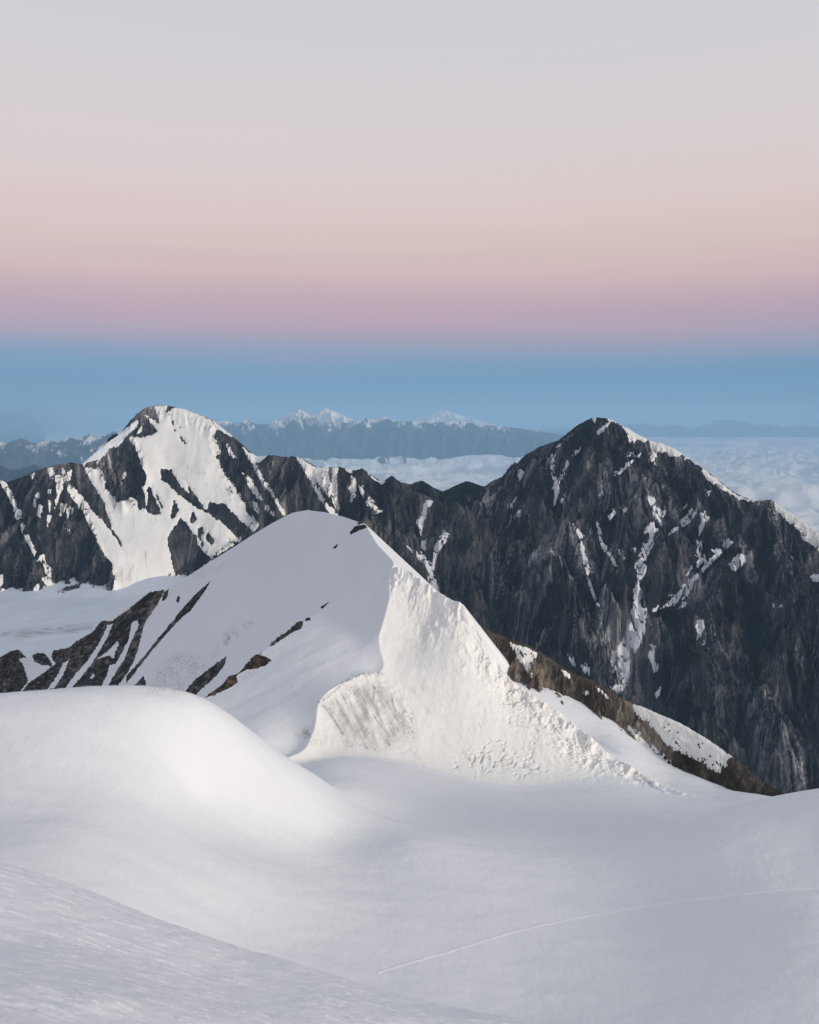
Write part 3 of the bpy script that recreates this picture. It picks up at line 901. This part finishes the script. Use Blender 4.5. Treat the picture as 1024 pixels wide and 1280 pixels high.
# travel of the edge is towards the viewer and to the left, so the left flank is on its right-hand side
cut = ze - np.where(se < 0, 1, -1) * de * 1.0
S = np.minimum(S, cut)
A = smax(A, S, 4.0 + 12.0 * sstep(690, 735, Y))
B = Bf(X, Y)
da, _, sa = polyline_field(X, Y, P3(arete))
dc, zc2, sc2 = polyline_field(X, Y, P3(icecrest))
pxb, pyb = proj(X, Y, B)
lump = ridged(X / 9, Y / 9, 4, 111) - 0.5
blocks = sstep(-0.2, 0.4, fbm(X / 14, Y / 14, 3, 112))
near_edge = np.exp(-dc / 11.0)
wall = sstep(-3, 5, poly_mask(pxb, pyb, [(396, 880), (425, 853), (478, 838), (500, 850), (525, 900), (520, 945), (400, 935)], (), 8))
band = np.clip(np.exp(-dc / 13.0) * 1.4, 0, 1)
footc = sstep(-3, 10, poly_mask(pxb, pyb, [(556, 962), (572, 938), (620, 922), (668, 940), (690, 968), (640, 976)], (), 14))
scat = sstep(0.25, 0.5, fbm(X / 16, Y / 12, 4, 124))
lowc = sstep(-4, 12, poly_mask(pxb, pyb, [(560, 930), (620, 900), (590, 800), (650, 850), (760, 940), (850, 1000), (640, 985), (540, 965)], (), 16))
B = B + near_edge * (lump * 13 * blocks + (np.round(fbm(X / 17, Y / 17, 2, 117) * 4) / 4) * 9) + wall * (ridged((X + Y * 0.45) / 9, Y / 22, 5, 113) - 0.45) * 0.8 + wall * fbm(X / 5, B / 2.2, 3, 118) * 0.5 + \
    lowc * ((ridged(X / 5.5, Y / 5.5, 4, 119) - 0.5) * 3.4 * np.clip(band + 0.35 * footc + 0.5 * scat, 0, 1) * 0.6 - 2.0 * np.clip(band + footc + scat, 0, 1) * sstep(0.62, 0.85, ridged((X + Y * 0.4) / 13, (Y - X * 0.4) / 6, 3, 120))) + fbm(X / 12, Y / 24, 4, 114) * 0.7 + (ridged((X - Y * 0.35) / 7, (Y + X * .5) / 60, 3, 115) - 0.5) * 0.22
R1 = smin(A, B, 0.7)
crest3 = P3(crest_pts[:-2] + icecrest)
db, zb, sb = polyline_field(X, Y, crest3)
back = zb - np.where(sb > 0, 0.95, -1.0) * db
R1 = smin(R1, back + 0.3, 1.6)
R1 = R1 - 1.1 * np.maximum(0, 490 - Y)                 # the ridge ends at its foot
H = smax(R1, G, 11.0)
# which feature a cell belongs to
isB = (B < A) & (R1 > G - 1.0) & (sb <= 0)
isR = (R1 > G) & ~isB
px, py = proj(X, Y, H)
vn = normals(X, Y, H)
dirt = np.zeros_like(X)
n_st = fbm((px - py * 0.55) / 2.2, (py + px * 0.4) / 26, 5, 121)
n_st2 = fbm((px - py * 0.5) / 7.0, (py + px * 0.4) / 45, 4, 125)
n_sp = fbm(px / 3.0, py / 3.0, 5, 122)
n_md = fbm(px / 14.0, py / 14.0, 4, 123)


def stain_or_gap(poly, amt, nz, lo, hi, soft=8):
    global dirt
    dirt = np.maximum(dirt, amt * sstep(-soft * 0.4, soft, poly_mask(px, py, poly, (), 14)) * sstep(lo, hi, nz))


ci = lambda p: crop(350, 820, p)
cr1 = lambda p: crop(160, 700, p)
stain_or_gap(ci([(430, 180), (560, 150), (680, 180), (740, 250), (860, 350), (870, 540), (720, 580), (560, 610), (400, 570), (320, 420), (260, 310)]), 0.62, n_st2 * 0.9 + n_st * 0.35 + n_md * 0.3, -0.55, 0.5, 20)
stain_or_gap(ci([(430, 180), (560, 150), (680, 180), (740, 250), (860, 350), (870, 540), (720, 580), (560, 610), (400, 570), (320, 420), (260, 310)]), 1.0, n_st * 0.75 + n_sp * 0.35 + n_md * 0.3, 0.05, 0.5)
stain_or_gap(ci([(720, 340), (860, 350), (870, 540), (730, 520)]), 0.85, n_sp * 0.6 + n_st * 0.5, -0.1, 0.35, 4)
stain_or_gap(ci([(400, 520), (560, 560), (720, 520), (720, 580), (640, 620), (420, 590)]), 0.9, n_st * 0.7 + n_sp * 0.4, 0.0, 0.35, 4)
stain_or_gap(ci([(60, 470), (230, 420), (250, 560), (180, 570), (90, 540)]), 0.85, n_sp * 0.6 + n_st * 0.5 + n_md * 0.4, -0.1, 0.5, 8)
stain_or_gap(ci([(235, 296), (300, 250), (410, 150), (500, 100), (660, 95), (660, 130), (540, 150), (420, 190), (330, 260), (260, 310)]), 0.7, n_sp, 0.1, 0.4, 2)
stain_or_gap(ci([(750, 560), (900, 600), (1030, 700), (900, 720), (760, 640)]), 0.5, n_st, 0.15, 0.5, 6)
stain_or_gap([(560, 965), (570, 940), (610, 925), (650, 930), (660, 970), (600, 972)], 0.6, n_sp * 0.6 + n_st * 0.4 + n_md * 0.5, 0.12, 0.5, 12)
stain_or_gap([(590, 800), (640, 850), (720, 905), (740, 950), (680, 940), (620, 880)], 0.55, n_sp * 0.7 + n_st * 0.3 + n_md * 0.6, 0.2, 0.5, 12)
stain_or_gap([(500, 770), (560, 790), (640, 870), (760, 965), (640, 975), (540, 940), (500, 870)], 0.32, n_st + 0.4 * n_md, 0.1, 0.7, 14)
stain_or_gap([(492, 720), (560, 760), (620, 850), (560, 860), (490, 800)], 0.20, n_st * 0.6 + n_md * 0.5, 0.1, 0.6, 14)
lip = np.array(ci([(225, 300), (300, 245), (410, 160), (500, 108), (660, 100)]))
stain_or_gap(ci([(420, 150), (500, 112), (660, 108), (668, 122), (520, 130), (430, 172), (330, 250), (262, 312), (232, 300), (310, 250)]), 0.85, n_sp * 0.8 + n_md * 0.2 + 0.15, 0.0, 0.35, 2)
stain_or_gap(ci([(232, 292), (300, 320), (420, 500), (400, 520), (290, 340)]), 0.8, n_sp * 0.3 + 0.3, 0.0, 0.4, 2)
stain_or_gap(ci([(590, 170), (615, 200), (605, 260), (600, 330), (585, 330), (595, 230)]), 0.9, n_sp * 0.3 + 0.3, 0.0, 0.3, 2)
stain_or_gap(ci([(710, 230), (722, 240), (735, 330), (760, 370), (735, 360), (712, 300)]), 0.9, n_sp * 0.3 + 0.3, 0.0, 0.3, 2)
stain_or_gap(cr1([(470, 640), (560, 560), (640, 430), (700, 400), (830, 380), (800, 430), (680, 520), (600, 600), (520, 690), (430, 740)]), 0.75, n_sp * 0.5 + n_st * 0.4 + n_md * 0.4, -0.1, 0.55, 8)
stain_or_gap(cr1([(170, 700), (300, 570), (470, 600), (520, 690), (400, 800), (330, 890), (100, 860)]), 0.45, n_sp * 0.8 + n_md * 0.4, -0.3, 0.5, 12)
stain_or_gap(cr1([(380, 110), (480, 50), (640, 0), (600, 70), (430, 130)]), 0.5, n_sp * 0.6 + n_md * 0.3, -0.25, 0.5, 8)
stain_or_gap(cr1([(700, 740), (820, 700), (900, 650), (860, 700), (740, 780)]), 0.4, n_sp, -0.1, 0.4, 4)
stain_or_gap(crop(800, 840, [(-30, 630), (60, 690), (140, 760), (100, 755), (0, 680), (-70, 640)]), 0.45, n_md * 0 + 1, 0, 0.5, 2)  # crevasse: shade in the gap painted as a dark band
stain_or_gap(crop(800, 840, [(120, 878), (250, 905), (180, 895)]), 0.8, n_sp + 0.3, 0, 0.4, 2)

cells = lambda m: m[:-1, :-1]
PP = np.stack([X, Y, H], -1)
cB = largest(cells(isB))
cRr = largest((cells(isR) | cells(isB)) & ~cB)
o = sub_mesh('snow_basin', PP, ~cB & ~cRr, M_snow_near, None, (0, 400, -230), {'dirt': dirt}, vn)
tag(o, 'wide smooth snow bowl and rounded dome lying between the viewer and the ice cliff', 'snowfield', 'structure')
o = sub_mesh('snow_ridge', PP, cRr, M_snow_near, None, (-100, 800, -250), {'dirt': dirt}, vn)
tag(o, 'shaded white snow ridge rising to a rounded top behind the ice cliff', 'snow ridge', 'structure')
ice = sub_mesh('ice_cliff', PP, cB, M_ice, None, (20, 600, -225), {'dirt': dirt}, vn)
tag(ice, 'bright steep ice cliff with a sharp left edge and dirty broken ice at its foot', 'ice cliff')
NX, NY, NH, Npx, Npy = X, Y, H, px, py
Nvis = visible(px, py)
Nn = vn

# old ski track across the bowl: a narrow band of packed snow lying on the surface
tp = [(470, 1217), (490, 1210), (560, 1190), (640, 1165), (720, 1147), (800, 1133), (900, 1120), (1024, 1108), (1100, 1102)]
tx = np.linspace(470, 1100, 420)
ty = np.interp(tx, [q[0] for q in tp], [q[1] for q in tp]) + fbm(tx / 40, tx * 0, 3, 171) * 1.2
ok_ = ~isR & ~isB
pts_, flat_py = [], np.where(ok_ & Nvis, Npy, 1e9)
for a_, b_ in zip(tx, ty):
    j = int(np.clip(np.searchsorted(Npx[60], a_), 0, X.shape[1] - 1))
    i = int(np.argmin(np.abs(flat_py[:, j] - b_)))
    pts_.append((X[i, j], Y[i, j]))
pts_ = np.array(pts_)
for _ in range(6):
    pts_[1:-1] = (pts_[:-2] + 2 * pts_[1:-1] + pts_[2:]) / 4
d_ = np.gradient(pts_, axis=0)
nn_ = np.stack([-d_[:, 1], d_[:, 0]], 1) / np.hypot(*d_.T)[:, None]
Hs = lambda q: Gf(q[:, 0], q[:, 1]) + fbm(q[:, 0] / 70, q[:, 1] / 45, 4, 101) * 1.3 + fbm(q[:, 0] / 60, q[:, 1] / 9, 4, 108) * 0.30 + fbm(q[:, 0] / 9, q[:, 1] / 5, 3, 102) * 0.07
prof = [(-0.9, -0.10), (-0.5, 0.05), (0.0, 0.03), (0.5, 0.05), (0.9, -0.10)]
rows_ = []
for w_, h_ in prof:
    q = pts_ + nn_ * w_
    rows_.append(np.stack([q[:, 0], q[:, 1], Hs(q) + h_ + 0.04], 1))
PT = np.stack(rows_, 0)
o = sub_mesh('ski_track', PT, np.ones((4, len(tx) - 1), bool), M_track, None, PT.reshape(-1, 3).mean(0))
tag(o, 'faint pale ski track crossing the snow bowl', 'track', 'structure')

# ------------------------------------------------------------------ rocks that stand out of the snow ridge
cl = lambda p: crop(0, 720, p)
ch = lambda p: crop(300, 640, p)
rag = fbm(px / 3.2, py / 3.2, 4, 131) * 2.4
relief = ridged(X / 7, Y / 7, 4, 133)
ntone = 0.46 + 0.40 * fbm(X / 6, Y / 6, 5, 134) + 0.22 * fbm((X * 0.6 + Y * 0.4) / 2.5, (Y - X) / 12, 3, 135)
ridge_part = (R1 > G + 0.5)


def outcrop(name, label, polys, holes=(), high=3.0, group=None, mat=None):
    sd = np.full(X.shape, -50.0)
    for p in polys:
        sd = np.maximum(sd, poly_mask(px, py, p, holes, 8))
    q = np.concatenate([np.array(p) for p in polys])
    size = min(min(np.ptp(np.array(p)[:, 0]), np.ptp(np.array(p)[:, 1])) for p in polys)
    s = np.where(sd > -40, sd + rag * min(0.8, size / 16.0) + 0.3, -50)
    off = np.clip(s * Y / F * 0.8, -3, high) * np.where(s > 0, 0.35 + 1.1 * relief, 1)
    ok = (s > -3) & Nvis & ridge_part
    keep = ok[:-1, :-1] & ok[1:, :-1] & ok[:-1, 1:] & ok[1:, 1:]
    if not keep.any():
        return
    keep = largest(keep)
    P = np.stack([X, Y, NH], -1) + Nn * off[..., None]
    base = P[:-1, :-1][keep].mean(0)
    o = sub_mesh(name, P, keep, mat or M_rock_out, None, base, {'tone': ntone})
    tag(o, label, 'rock', None, group)


massif = cl([(1054, 84), (1010, 92), (960, 100), (920, 135), (870, 175), (810, 225), (760, 255), (730, 285), (690, 290), (650, 285), (620, 325), (590, 365), (530, 390), (490, 415), (450, 450), (380, 465), (340, 475), (330, 520), (360, 560),
             (280, 620), (180, 690), (100, 800), (560, 950), (660, 790), (730, 735), (800, 640), (850, 560), (884, 468), (894, 418), (914, 338), (939, 278), (1004, 188)])
m_holes = [cl([(725, 305), (690, 310), (640, 420), (560, 540), (480, 630), (405, 730), (450, 730), (520, 650), (590, 560), (650, 460), (700, 370)]),
           cl([(880, 280), (840, 300), (825, 400), (780, 490), (740, 560), (700, 570), (680, 640), (630, 735), (680, 730), (740, 620), (800, 530), (840, 420), (890, 320)]),
           cl([(750, 415), (690, 480), (600, 545), (650, 525), (700, 510), (730, 530), (745, 470), (765, 440)]),
           cl([(455, 525), (400, 560), (370, 630), (300, 730), (350, 720), (400, 640), (430, 570)]), cl([(600, 620), (610, 640), (585, 665), (575, 645)]), cl([(567, 428), (538, 475), (556, 455)])]
outcrop('rock_outcrop', 'largest brown rock outcrop, striped with snow, on the left end of the snow ridge', [massif], m_holes, 4.0)
outcrop('rock_outcrop', 'dark rock hump at the far left beside the white glacier', [cl([(-80, 560), (0, 516), (60, 486), (110, 471), (150, 491), (165, 520), (120, 530), (150, 580), (180, 670), (100, 780), (-80, 780)])], (), 4.0)
outcrop('rock_outcrop', 'small round rock between the far left hump and the striped outcrop', [cl([(205, 510), (240, 486), (290, 501), (330, 560), (335, 578), (270, 567), (220, 547)])], (), 3.0)
outcrop('rock_outcrop', 'long thin dark rock band slanting down the shaded snow slope', [cr1([(527, 138), (494, 195), (444, 260), (404, 320), (344, 370), (264, 450), (204, 520), (144, 590), (74, 680), (-10, 790), (-10, 740), (60, 667), (120, 597), (190, 507), (250, 437), (330, 337), (400, 257), (440, 211)])], (), 2.5)
outcrop('rock_outcrop', 'tiny rock near the top of the striped brown outcrop', [cr1([(216, 258), (233, 206), (264, 186), (252, 232), (230, 264)])], (), 2.0)
outcrop('rock_outcrop', 'single dark stone in the snow above the long rock band', [cr1([(308, 262), (320, 228), (332, 238), (324, 274)])], (), 2.0)
outcrop('rock_outcrop', 'grey rock just above the crest of the snow dome', [cr1([(-10, 835), (50, 800), (98, 746), (114, 790), (94, 860), (-10, 860)])], (), 2.0)
outcrop('rock_outcrop', 'grey wedge of rock below the dirty patch of snow', [cr1([(330, 900), (400, 800), (440, 758), (500, 712), (560, 666), (628, 620), (618, 672), (562, 743), (482, 814), (402, 895), (370, 918)])], (), 2.5)
M_rock_brown = rock_mat('rock_brown', (0.045, 0.030, 0.023), (0.11, 0.072, 0.054), (0.20, 0.138, 0.105), 0.25)
outcrop('rock_outcrop', 'reddish brown rock under the edge of the nearer snow shoulder', [cr1([(496, 878), (560, 828), (620, 768), (690, 708), (760, 648), (820, 597), (862, 556), (868, 580), (843, 610), (880, 618), (918, 640), (882, 673), (822, 693), (760, 703), (712, 723), (692, 745), (702, 783), (660, 813), (600, 843), (540, 868)])], (), 3.0, None, M_rock_brown)
outcrop('rock_outcrop', 'thin black rock strip along the upper edge of the snow shoulder', [ch([(170, 858), (260, 788), (340, 728), (380, 686), (404, 696), (394, 743), (330, 774), (260, 818), (200, 858)])], (), 2.5)
outcrop('rock_outcrop', 'black rock knob at the upper tip of the thin rock strip', [ch([(404, 680), (435, 656), (454, 690), (420, 697)])], (), 2.5)
outcrop('rock_outcrop', 'faint sliver of rock high on the smooth snow shoulder', [ch([(511, 614), (569, 576), (532, 616)])], (), 1.5)
outcrop('rock_outcrop', 'dark rock at the top right crest of the snow ridge', [ch([(702, 134), (735, 92), (802, 82), (814, 98), (750, 123), (710, 144)]), ch([(746, 72), (790, 52), (803, 65), (760, 78)])], (), 3.0)
outcrop('rock_outcrop', 'small rock in the snow just below the ridge crest', [ch([(597, 227), (628, 201), (623, 222), (604, 236)])], (), 1.5)

# ------------------------------------------------------------------ rocky rib behind the ice cliff
rib = P3([(555, 742, 726), (585, 768, 718), (600, 781, 714), (612, 789, 711), (640, 799, 706), (660, 806, 702), (680, 817, 697), (700, 831, 691), (720, 843, 685), (740, 850, 679), (765, 866, 670), (790, 879, 660), (820, 893, 648), (850, 905, 634), (880, 922, 618),
          (905, 938, 602), (930, 958, 584), (955, 978, 564), (985, 994, 541), (1020, 1030, 520)])
Ys = np.r_[np.arange(500, 740, 0.6), np.arange(740, 860, 3)]
X, Y = grid(545, 1060, 620, Ys)
rng = np.random.RandomState(5)
segs = ridge_segs(rib, 0.85) + spur_set(rib, rng, 16, tuple(P3([(900, 1010, 480)])[0][:2]), 70, 0.6, 1.2, 0.45, sub=True)
H, d0 = rock_height(X, Y, rib, segs, 83, 0.85, 0.16)
dd, zz, ss = polyline_field(X, Y, rib)
H = np.minimum(H, np.where(ss > 0, zz - dd * 1.25 + 1.0, 1e9))
rib_foot = P3([(600, 826, 682), (640, 853, 670), (690, 878, 657), (730, 895, 649), (762, 908, 641), (812, 945, 614), (870, 971, 588), (940, 991, 558), (985, 999, 540), (1040, 1040, 515)])
df, zf, sf = polyline_field(X, Y, rib_foot)
H = np.minimum(H, zf + 0.3 + np.where(sf < 0, -1.3, 1.1) * df)
H = np.maximum(H, -900)
org = np.array([190.0, 600.0, -240.0])
rb = sub_mesh('rock_rib', np.stack([X, Y, H], -1), np.ones((X.shape[0] - 1, X.shape[1] - 1), bool), M_rock_rib, None, org, {'tone': rock_tone(X, Y, H, Ys, 0.3, 251, 0.45)})
tag(rb, 'brown rocky rib running down to the right behind the ice cliff', 'rock rib')
cx = lambda p: crop(800, 840, p)
cy = lambda p: crop(560, 740, p)
rib_defs = [('hanging_glacier', 'wide tongue of snow hanging on the lower rib',
             cx([(-75, 150), (0, 160), (100, 205), (200, 262), (320, 325), (350, 352), (420, 392), (500, 452), (560, 503), (645, 552), (600, 560), (555, 560), (540, 600), (510, 643), (480, 637), (420, 597), (350, 552), (270, 517), (210, 497), (160, 442), (110, 382), (60, 322), (0, 292), (-60, 210)]), (), None),
            (G_, None, cx([(640, 555), (703, 617), (763, 677), (825, 733), (760, 703), (690, 643)]), (), None),
            (G_, None, cx([(855, 742), (945, 802), (900, 794)]), (), None),
            (G_, None, cx([(0, 396), (60, 466), (150, 536), (210, 596), (265, 665), (200, 634), (130, 604), (60, 534), (0, 464), (-75, 355)]), (), None),
            (S_, None, cy([(268, 260), (340, 264), (385, 290), (330, 284)]), (), None),
            (S_, None, cy([(388, 302), (430, 336), (500, 346), (574, 388), (544, 440), (534, 490), (537, 545), (498, 482), (448, 412), (407, 342)]), (), None),
            (S_, None, cy([(717, 488), (779, 517), (779, 554), (738, 522)]), (), None),
            (S_, None, cy([(932, 577), (1002, 637), (1036, 686), (958, 623)]), (), None),
            (S_, None, cy([(867, 647), (902, 636), (908, 658)]), (), None)]
px, py = proj(X, Y, H)
drib = 0.35 * sstep(0.0, 0.5, fbm((px - py) / 6, (px + py) / 40, 4, 141))
build_sheets(rb, org, X, Y, H, rib_defs, M_ice, 2.0, 43, 0.75, 4, 0.6, drib)

# ================================================================== FOREGROUND SLOPE
fp = P3([(-120, 1045, 47), (0, 1083, 46), (100, 1113, 44.5), (200, 1150, 43), (300, 1184, 41), (400, 1215, 39), (480, 1239, 37), (560, 1262, 35), (680, 1286, 33), (800, 1330, 31), (1000, 1420, 28),
         (0, 1280, 16), (-120, 1260, 16), (100, 1280, 17.5), (200, 1280, 20), (300, 1280, 23.5), (400, 1280, 28), (0, 1180, 27), (120, 1200, 28), (250, 1230, 30)]).tolist()
for q in P3([(-120, 1045, 47), (0, 1083, 46), (200, 1150, 43), (400, 1215, 39), (560, 1262, 35), (680, 1286, 33), (1000, 1420, 28)]):
    fp.append([q[0] * 1.25, q[1] + 14, q[2] - 12.5])
    fp.append([q[0] * 1.8, q[1] + 45, q[2] - 44])
fp += [[0, 0, -3.5], [-14, 0, -3.0], [10, 0, -9.0]] + P3([(-150, 1380, 11), (0, 1400, 11), (200, 1400, 13), (300, 1400, 15.5), (400, 1400, 18.5), (500, 1400, 22), (640, 1400, 25)]).tolist()
Ff = tps(np.array(fp), 1e-6)
Ys = np.r_[np.arange(1.5, 12, 0.12), np.arange(12, 50, 0.07), np.arange(50, 130, 1.0)]
X, Y = grid(-150, 780, 760, Ys)
# wind-carved crust: small drifts drawn out along the slope
u = X * 0.94 + Y * -0.34
v = X * 0.34 + Y * 0.94
sas = ridged(u / 2.8 + fbm(X / 2, Y / 2, 3, 151) * 0.5, v / 0.9, 4, 152)
patch = sstep(-0.05, 0.35, fbm(X / 5.0, Y / 5.0, 4, 153))
crust = sstep(0.05, 0.30, fbm(u / 1.6, v / 0.5, 4, 156) + 0.35 * fbm(X / 6, Y / 6, 3, 157))
Z = Ff(X, Y) + (sas - 0.4) * 0.09 * patch * sstep(-0.2, 0.4, fbm(X / 9, Y / 9, 3, 158)) + crust * 0.04 + fbm(X / 5.5, Y / 5.5, 4, 154) * 0.22 + fbm(X / 0.5, Y / 0.35, 4, 155) * 0.014
o = sub_mesh('snow_slope', np.stack([X, Y, Z], -1), np.ones((X.shape[0] - 1, X.shape[1] - 1), bool), M_fore, None, (0, 20, -20))
tag(o, 'rough wind crusted snow slope falling away at the viewer feet', 'snow slope', 'structure')


# ================================================================== DISTANCE: ranges, volcano, clouds, valley
def far_mat(name, z0, z1, rock, snow, s):
    m, nt, b = new_mat(name)
    g = nt.nodes.new('ShaderNodeNewGeometry')
    sp_ = nt.nodes.new('ShaderNodeSeparateXYZ')
    nt.links.new(g.outputs['Position'], sp_.inputs[0])
    mr_ = nt.nodes.new('ShaderNodeMapRange')
    mr_.inputs[1].default_value = z0
    mr_.inputs[2].default_value = z1
    nt.links.new(sp_.outputs['Z'], mr_.inputs[0])
    n = noise_node(nt, 1.0 / s, 6, 0.65, (1, 0.6, 1.0))
    ad = nt.nodes.new('ShaderNodeMath')
    ad.operation = 'ADD'
    nt.links.new(mr_.outputs[0], ad.inputs[0])
    sb_ = nt.nodes.new('ShaderNodeMath')
    sb_.operation = 'MULTIPLY_ADD'
    sb_.inputs[1].default_value = 2.2
    sb_.inputs[2].default_value = -1.1
    nt.links.new(n.outputs[0], sb_.inputs[0])
    nt.links.new(sb_.outputs[0], ad.inputs[1])
    r = ramp_node(nt, ad.outputs[0], [(0.45, rock), (0.60, snow)])
    nt.links.new(r.outputs[0], b.inputs['Base Color'])
    return m


def far_range(name, label, cat, pts, depth, mat, slope=0.55, seed=0, k=10.0, amp=1.0, zmin=-2300, rows=90, cols=500, kind='structure'):
    R = P3(pts)
    y0, y1 = R[:, 1].min(), R[:, 1].max()
    rg = np.random.RandomState(seed)
    sg = ridge_segs(R, slope) + spur_set(R, rg, 90 * k, (0, 0), depth * 0.9, slope * 0.8, slope * 1.3, 0.1, 0.3)
    px = [p[0] for p in pts]
    X, Y = grid(min(px) - 10, max(px) + 10, cols, np.linspace(y0 - depth, y1 + depth * 0.25, rows))
    H, _ = rock_height(X, Y, R, sg, seed, amp, k)
    H = np.maximum(H, zmin)
    o = sub_mesh(name, np.stack([X, Y, H], -1), np.ones((X.shape[0] - 1, X.shape[1] - 1), bool), mat, None, (R[:, 0].mean(), y0, zmin))
    return tag(o, label, cat, kind)


ROCKF, SNOWF = (0.07, 0.065, 0.065), (0.88, 0.82, 0.76)
far_range('mountain_range', 'hazy blue range with small snow patches behind the left mountain', 'mountain range',
          [(-60, 556, 26000), (-20, 550, 26000), (0, 552, 26000), (12, 553, 26000), (25, 547, 26000), (31, 549, 26000), (40, 555, 26000), (48, 553, 26000), (60, 550, 26000), (75, 553, 26000), (85, 546, 26000), (97, 549, 26000), (112, 542, 26000), (122, 548, 26000), (135, 543, 26000), (146, 537, 26000), (160, 545, 26000), (200, 555, 26000), (240, 560, 26000)],
          3800, far_mat('far_rock_left', -1400, 350, ROCKF, SNOWF, 420), 0.62, 201, 6.0, 1.3, rows=160)
far_range('foothill', 'dark blue foothill in front of the hazy range at the far left', 'foothill',
          [(-60, 575, 15000), (-10, 578, 15000), (0, 581, 15000), (10, 588, 15000), (25, 586, 15000), (42, 580, 15000), (52, 587, 15000), (80, 592, 15000), (120, 600, 15000), (160, 605, 15000)],
          2500, far_mat('far_rock_foot', 5000, 9000, (0.03, 0.032, 0.035), SNOWF, 300), 0.55, 202, 4.0, zmin=-2300)
far_range('mountain_range', 'long hazy blue range with two pink tipped snow peaks beyond the cloud bank', 'mountain range',
          [(p[0], p[1], 38000) for p in [(240, 530), (262, 528), (280, 525), (296, 529), (309, 524), (321, 530), (337, 530), (354, 525), (366, 514.5), (373.5, 511), (384.6, 523), (399, 523), (408, 510), (419, 514.5), (428, 521), (444, 527), (456, 521.5), (469, 525), (481, 520), (497, 527), (518, 526), (542, 528), (567, 526), (592, 529), (616, 532), (649, 535), (690, 541), (760, 552)]],
          7500, far_mat('far_rock_centre', -900, 800, ROCKF, SNOWF, 700), 0.55, 203, 9.0, 1.4, rows=190, cols=700)
far_range('volcano', 'pale snow covered volcano cone on the horizon', 'volcano',
          [(500, 534, 60000), (526, 524, 60000), (542, 516.5, 60000), (550, 514, 60000), (557, 513, 60000), (567, 518, 60000), (588, 526, 60000), (608, 531, 60000), (640, 536, 60000)],
          6000, far_mat('far_snow_volcano', -2500, -800, ROCKF, SNOWF, 2500), 0.30, 204, 12.0, 0.5, cols=200)
far_range('mountain_range', 'faint flat topped range on the horizon above the sea of clouds', 'mountain range',
          [(p[0], p[1], 80000) for p in [(680, 536), (760, 534), (787, 531), (799, 530), (816, 531), (835, 536), (844, 531), (863, 536), (885, 536), (888, 530), (904, 526), (918, 525.5), (930, 528.5), (947, 531), (961, 530), (975, 534.5), (1006, 532), (1024, 533), (1100, 536)]],
          11000, far_mat('far_rock_right', 9000, 12000, ROCKF, SNOWF, 2000), 0.35, 205, 12.0, 2.0, cols=400)

# sea of clouds
mc, nt, b = new_mat('cloud_tops')
b.inputs['Base Color'].default_value = (0.82, 0.80, 0.78, 1)
b.inputs['Roughness'].default_value = 1.0
b.inputs['Specular IOR Level'].default_value = 0.0
Ys = 5200 * (185000 / 5200) ** np.linspace(0, 1, 700)
X, Y = grid(60, 1120, 700, Ys)
def billow(x, y, o, seed):
    s, a, t = 0, 1, 0
    for i in range(o):
        s = s + a * np.abs(perlin(x, y, seed + i)) ** 0.8
        t += a
        a *= 0.55
        x, y = x * 2.1, y * 2.1
    return s / t
w = fbm(X / 5000, Y / 5000, 4, 303)
kd = np.clip(Y / 22000, 0.6, 4.0)                 # what the eye can separate grows with distance
roll = fbm(X / 30000 + w, Y / 4200 + w * 0.7, 5, 301, 0.55)
roll2 = fbm(X / 70000 + w, Y / 12000 + w * 0.7, 4, 311, 0.55)
Z = -1850 + 1000 * roll + 1000 * roll2 * sstep(12000, 50000, Y) + (260 * billow(X / 5200 + w * 0.6, Y / 1500, 5, 302) + 160 * billow(X / 1100, Y / 520, 4, 305)) * np.clip(Y / 20000, 0.8, 3)
Z = np.where(Z > -1350, -1350 + (Z + 1350) * 0.35, Z)
o = sub_mesh('cloud_sea', np.stack([X, Y, Z], -1), np.ones((X.shape[0] - 1, X.shape[1] - 1), bool), mc, None, (0, 40000, -1600))
tag(o, 'rippled white sea of clouds reaching the horizon behind the mountains', 'clouds', 'stuff')

# valley ground below everything
mv, nt, b = new_mat('valley_ground')
n = noise_node(nt, 0.0006, 6)
nt.links.new(ramp_node(nt, n.outputs[0], [(0.35, (0.035, 0.04, 0.035)), (0.65, (0.09, 0.085, 0.075))]).outputs[0], b.inputs['Base Color'])
L = 195000.0
o = mesh_obj('ground', [(-L, -6000, -2300), (L, -6000, -2300), (L, L, -2300), (-L, L, -2300)], [(0, 1, 2, 3)], mv)
tag(o, 'dark valley ground far below the mountains', 'ground', 'structure')

# air
mh = bpy.data.materials.new('air')
mh.use_nodes = True
nt = mh.node_tree
nt.nodes.clear()
mo = nt.nodes.new('ShaderNodeOutputMaterial')
pv = nt.nodes.new('ShaderNodeVolumePrincipled')
pv.inputs['Color'].default_value = (0.40, 0.68, 0.95, 1)
pv.inputs['Density'].default_value = 2.7e-5
pv.inputs['Anisotropy'].default_value = 0.0
nt.links.new(pv.outputs[0], mo.inputs['Volume'])
x0, x1, y0, y1, z0, z1 = -L - 500, L + 500, -6500, L + 500, -2301, 900
V = [(x0, y0, z0), (x1, y0, z0), (x1, y1, z0), (x0, y1, z0), (x0, y0, z1), (x1, y0, z1), (x1, y1, z1), (x0, y1, z1)]
o = mesh_obj('haze', V, [(0, 3, 2, 1), (4, 5, 6, 7), (0, 1, 5, 4), (1, 2, 6, 5), (2, 3, 7, 6), (3, 0, 4, 7)], mh, smooth=False)
tag(o, 'thin blue haze in the air', 'haze', 'stuff')
